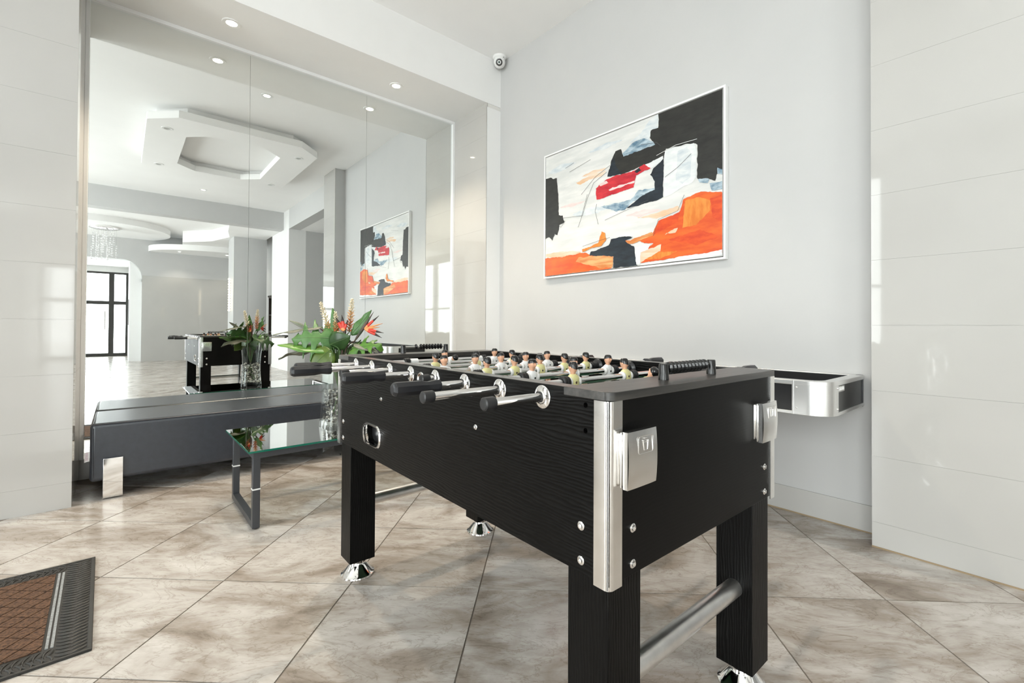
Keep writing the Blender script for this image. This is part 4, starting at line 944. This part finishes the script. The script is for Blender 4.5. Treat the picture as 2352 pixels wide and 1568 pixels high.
def stem_path(end, tx=0.0, ty=0.0, k=8):
    rim = RIM + Vector((tx, ty, 0)); foot = Vector((VX - tx * 0.7, VY - ty * 0.7, VZ + 0.06)); pts = []
    for i in range(k + 1):
        t = i / k; p = foot.lerp(rim, t); pts.append(p)
    e = Vector(end); up_ = rim + (rim - foot).normalized() * (e - rim).length * 0.5
    for i in range(1, k + 1):
        t = i / k; pts.append(rim * (1 - t) ** 2 + up_ * 2 * t * (1 - t) + e * t * t)
    return pts
def leaf_stem(name, label, b, t, hw, nh, kind, m_, tx=0, ty=0, **kw):
    off = Vector((VX, VY, VZ + VH))
    g = monstera(b, t, hw, nh, **kw) if kind == 'm' else simple_leaf(b, t, hw, nh, **kw)
    g.v = [tuple(Vector(p) - off) for p in g.v]
    bl = solid(g.build(name, m_, bq, ang=60)); bl['label'] = label
    d, L, nn, sd = basis(b, t, nh); cu = kw.get('curl', 0.15 if kind != 'm' else 0.1) * (0.6 if kind == 'm' else 0.5)
    MB().tube([tuple(b + d * (L * u) + nn * (cu * L * math.sin(PI * u) + 0.0006) - off) for u in [i / 10 * 0.96 for i in range(11)]], [0.0022 - 0.0015 * i / 10 for i in range(11)], 6).build('midrib', STEM, bl)
    MB().tube([tuple(p - off) for p in stem_path(b, tx, ty)], 0.0028, 7).build('stem', STEM, bl)
    return bl
leaf_stem('monstera_leaf', 'big light green monstera leaf with deep slits in the vase, on the bench side', fp(-5.5, 8.2, -1), fp(-26, 8, -6), 0.145, TOCAM + UPV * 0.15, 'm', GREEN, -0.03, 0.0)
leaf_stem('monstera_leaf', 'smaller light green slit monstera leaf in the vase, beside the bird of paradise', fp(9, 1.8, -2), fp(27, 4.5, -4), 0.085, TOCAM + UPV * 0.5, 'm', BRIGHT, 0.05, -0.03)
leaf_stem('monstera_leaf', 'dark slit monstera leaf turned towards the mirror in the vase', fp(-2, 1, 5), fp(14, -3, 16), 0.11, Fv + UPV * 0.3, 'm', DARK, 0.02, 0.04)
leaf_stem('heart_leaf', 'dark green heart-shaped leaf at the front of the vase', fp(-4.5, 4.5, -3), fp(9, 9.5, -6), 0.062, -UPV * 0.2 - Fv + Rv * 0.1, 's', DARK, -0.01, -0.03, fold=0.35)
leaf_stem('heart_leaf', 'bright green flat leaf reaching out level over the coffee table', fp(-4, 1.8, -2), fp(-34.5, 4.2, -6), 0.062, UPV + TOCAM * 0.45, 's', BRIGHT, -0.05, -0.01, curl=0.06, wav=0.08)
leaf_stem('heart_leaf', 'olive green leaf drooping over the vase rim', fp(-3.5, 1.5, -4), fp(-13, -9.5, -8), 0.078, TOCAM, 's', OLIVE, -0.05, -0.03, fold=0.1)
leaf_stem('dry_leaf', 'grey-green underside leaf hanging low over the coffee table', fp(-8, 1.5, 0), fp(-35.5, -4.3, -3), 0.055, UPV * 1.0 + Fv * 0.2, 's', GREYL, -0.06, 0.0, wav=0.15)
leaf_stem('dry_leaf', 'long narrow grey leaf stretching far out towards the bench', fp(-11, 15, 1), fp(-40.5, 10, 0), 0.045, UPV + TOCAM * 0.12, 's', GREYL, -0.04, 0.02, curl=0.05, wav=0.12)
leaf_stem('dry_leaf', 'grey-edged leaf dipping behind the foosball table corner', fp(9.5, 5, 0), fp(25, -0.5, -3), 0.048, UPV + TOCAM * 0.2, 's', GREYL, 0.05, 0.0)
leaf_stem('slim_leaf', 'upright slim green leaf among the cream flower spikes', fp(-3, 11, 2), fp(-5.3, 27, 2), 0.024, TOCAM + Rv * 0.5, 's', GREEN, -0.01, 0.02)
leaf_stem('slim_leaf', 'long curved green leaf beside the tallest flower spike', fp(7, 10.5, 0), fp(19.5, 25.5, -1), 0.034, TOCAM, 's', GREEN, 0.02, 0.01, wav=0.25, curl=-0.12)
leaf_stem('slim_leaf', 'small pale curled leaf tip beyond the big monstera leaf', fp(-20, 14, 2), fp(-32, 19, 2), 0.012, TOCAM, 's', GREYL, -0.02, 0.03)
# ginger flower spikes
CREAM = mat('bract_cream', (0.74, 0.66, 0.50), 0.5); RUST = mat('bract_rust', (0.55, 0.19, 0.075), 0.5); MIDB = mat('bract_tan', (0.66, 0.40, 0.20), 0.5)
def spike(label, b, t, rmax, tx, ty, rusty):
    off = RIM
    ax = (t - b); L = ax.length; ax = ax / L; nb = int(L / 0.0040)
    e1 = ax.orthogonal().normalized(); e2 = ax.cross(e1)
    fl = MB()
    for i in range(nb):
        u = i / nb; a = i * 2.39996; rad = rmax * (0.55 + 0.45 * math.sin(PI * (0.15 + 0.75 * u))) * (1 - 0.45 * u ** 3)
        base_ = b + ax * (L * u); out = e1 * math.cos(a) + e2 * math.sin(a); dr_ = (out * 0.92 + ax * 0.55).normalized(); ln_ = rad * 1.2
        s1 = dr_.cross(ax).normalized(); s2 = s1.cross(dr_)
        m_ = 1 if u < rusty else (2 if u < rusty + 0.25 else 0)
        pts = []
        for q, w in ((0.0, 0.0022), (0.35, 0.0072), (0.7, 0.0056), (1.0, 0.0005)):
            c = base_ + dr_ * (ln_ * q) - off; pts.append([c + s1 * w, c + s2 * w * 0.5, c - s1 * w, c - s2 * w * 0.55])
        vs2 = [p for r_ in pts for p in r_]; fs2 = [(j * 4 + i2, j * 4 + (i2 + 1) % 4, (j + 1) * 4 + (i2 + 1) % 4, (j + 1) * 4 + i2) for j in range(3) for i2 in range(4)]
        fl.add(vs2, fs2, m_)
    o = fl.build('ginger_flower', [CREAM, RUST, MIDB], bq, ang=50); o['kind'] = 'stuff'; o['label'] = label
    MB().tube([tuple(p - off) for p in stem_path(b, tx, ty)] + [tuple(t - off)], [0.0032] * 17 + [0.0012], 7).build('stem', STEM, o)
spike('cream flower spike with tan base leaning towards the bench', fp(-6, 9, 3), fp(-13.2, 30.5, 3), 0.026, -0.02, 0.02, 0.12)
spike('short cream and tan flower spike in the middle of the bouquet', fp(-2.2, 8, 1), fp(-2.6, 24.5, 0), 0.022, 0.0, 0.02, 0.35)
spike('tallest flower spike, rust red below and cream on top', fp(5.2, 12, 2), fp(6.8, 32.5, 2), 0.026, 0.015, 0.02, 0.35)
# bird of paradise
SPATHE = leafmat('spathe_green', (0.035, 0.055, 0.03), (0.10, 0.05, 0.045), 0.4); PRED = mat('petal_red', (0.58, 0.035, 0.015), 0.4); PBLK = mat('petal_black_tip', (0.018, 0.008, 0.008), 0.4); PORG = mat('petal_orange', (0.78, 0.30, 0.10), 0.4)
def bird(label, sp0, sp1, pb, tipz, tx, ty):
    off = RIM
    sp0, sp1, pb = Vector(sp0), Vector(sp1), Vector(pb)
    pts = [sp0.lerp(sp1, i / 10) - off for i in range(11)]
    th_ = MB().tube([tuple(p) for p in pts], [0.004, 0.0062, 0.0082, 0.0098, 0.0105, 0.0100, 0.0088, 0.0070, 0.0048, 0.0026, 0.0006], 10).build('bird_of_paradise', SPATHE, bq); th_['label'] = label
    for t, hw, dk in tipz:
        t = Vector(t); g = MB(); d, L, nn, sd = basis(pb, t, TOCAM)
        for (ua, ub, m_) in ((0.0, 0.22, 2), (0.22, 0.62, 0), (0.62, 1.0, 1)):
            if not dk and m_ == 1: m_ = 2
            if not dk and m_ == 0: m_ = 2
            g.grid(lambda a, v, ua=ua, ub=ub: pb + d * (L * (ua + (ub - ua) * a)) + sd * (hw * (2 * v - 1) * max(0.02, math.sin(PI * min(1, (ua + (ub - ua) * a)) ** 0.6))) + nn * (0.004 * math.sin(PI * v)) - off, 6, 4, m_)
        solid(g.build('petal', [PRED, PBLK, PORG], th_, ang=60), 0.001)
    MB().tube([tuple(p - off) for p in stem_path(sp0, tx, ty)], 0.0038, 7).build('stem', SPATHE, th_)
bird('orange and red bird of paradise flower with a dark beak reaching past the table corner', fp(10, 6.5, -2), fp(21.5, 24.5, -2), fp(16, 14.2, -2.5),
     [(fp(28.2, 11.6, -4), 0.0105, True), (fp(27.2, 8.6, -4), 0.010, True), (fp(25.0, 22.0, -3), 0.009, True), (fp(27, 17.3, -2), 0.006, False), (fp(25.5, 15, -3), 0.006, False)], 0.03, -0.02)
bird('dark red and black bird of paradise flower standing upright in the bouquet', fp(2.2, 7, -1), fp(4.6, 16, -1), fp(3.2, 12.5, -2),
     [(fp(-1.4, 21.0, -2.5), 0.012, True), (fp(2.2, 22.3, -2), 0.013, True), (fp(6, 19.5, -2), 0.010, True)], 0.01, -0.02)
bird('orange bird of paradise flower on the mirror side of the bouquet', fp(-6, 6, 6), fp(-12, 16, 9), fp(-9, 11, 8),
     [(fp(-17, 14, 10), 0.010, True), (fp(-16, 10, 11), 0.010, False), (fp(-13, 19, 9), 0.009, True)], -0.02, 0.04)

# ================================================================== THINGS IN THE LOBBY (seen in the mirror)
chn = thing('chandelier', 'round crystal bead chandelier hanging from the lobby ceiling disc', 'chandelier', (-0.32, -6.75, 3.36))
MB().lathe([(0.28, 0.0), (0.28, -0.035), (0.20, -0.06), (0.02, -0.06)], 36).build('canopy', CHROME, chn)
CRY = mat('crystal_bead', (0.9, 0.9, 0.9), 0.05, 0.6)
for k in range(26):
    a = k * 2.39996; r_ = 0.24 * math.sqrt((k + 0.5) / 26); ln_ = 0.35 + 0.38 * math.sin(k * 1.7) ** 2
    mb = MB(); mb.tube([(r_ * math.cos(a), r_ * math.sin(a), -0.05), (r_ * math.cos(a), r_ * math.sin(a), -0.05 - ln_)], 0.0025, 4)
    for j in range(6): mb.ball((r_ * math.cos(a), r_ * math.sin(a), -0.05 - ln_ + 0.055 * j), 0.016, 8, 5)
    mb.build('crystal_string', CRY, chn)
def sconce(label, loc, rz):
    t = thing('bead_sconce', label, 'wall light', loc, rz)
    MB().box(-0.03, 0.03, -0.012, 0.0, -0.42, 0.42).build('back_plate', CHROME, t)
    gb = mat('glowing_bead', (1, 0.9, 0.75), 0.3, emit=(1.0, 0.80, 0.52), es=5) if 'glowing_bead' not in bpy.data.materials else bpy.data.materials['glowing_bead']
    for k in range(13): MB().ball((0.012 * (-1) ** k, -0.035, -0.39 + 0.065 * k), 0.026, 10, 7).build('bead', gb, t)
sconce('strip of glowing beads on the lobby column', (2.066, -5.36, 1.78), -PI / 2)
bk = thing('bookcase', 'dark wood bookcase between the white column and the lobby column', 'bookcase', (2.83, -4.95, 0))
DW = mat('dark_walnut', (0.035, 0.026, 0.02), 0.4)
for z in (0, 0.42, 0.84, 1.26, 1.70): MB().box(0, 0.27, 0.0, 0.56, z, z + 0.03).build('shelf', DW, bk)
for y in (0, 0.53): MB().box(0, 0.27, y, y + 0.03, 0, 1.73).build('side_panel', DW, bk)
MB().box(0.25, 0.27, 0, 0.56, 0, 1.73).build('back_panel', DW, bk); MB().box(-0.02, 0.28, -0.02, 0.58, 1.73, 1.77).build('cornice', DW, bk, 0.006)
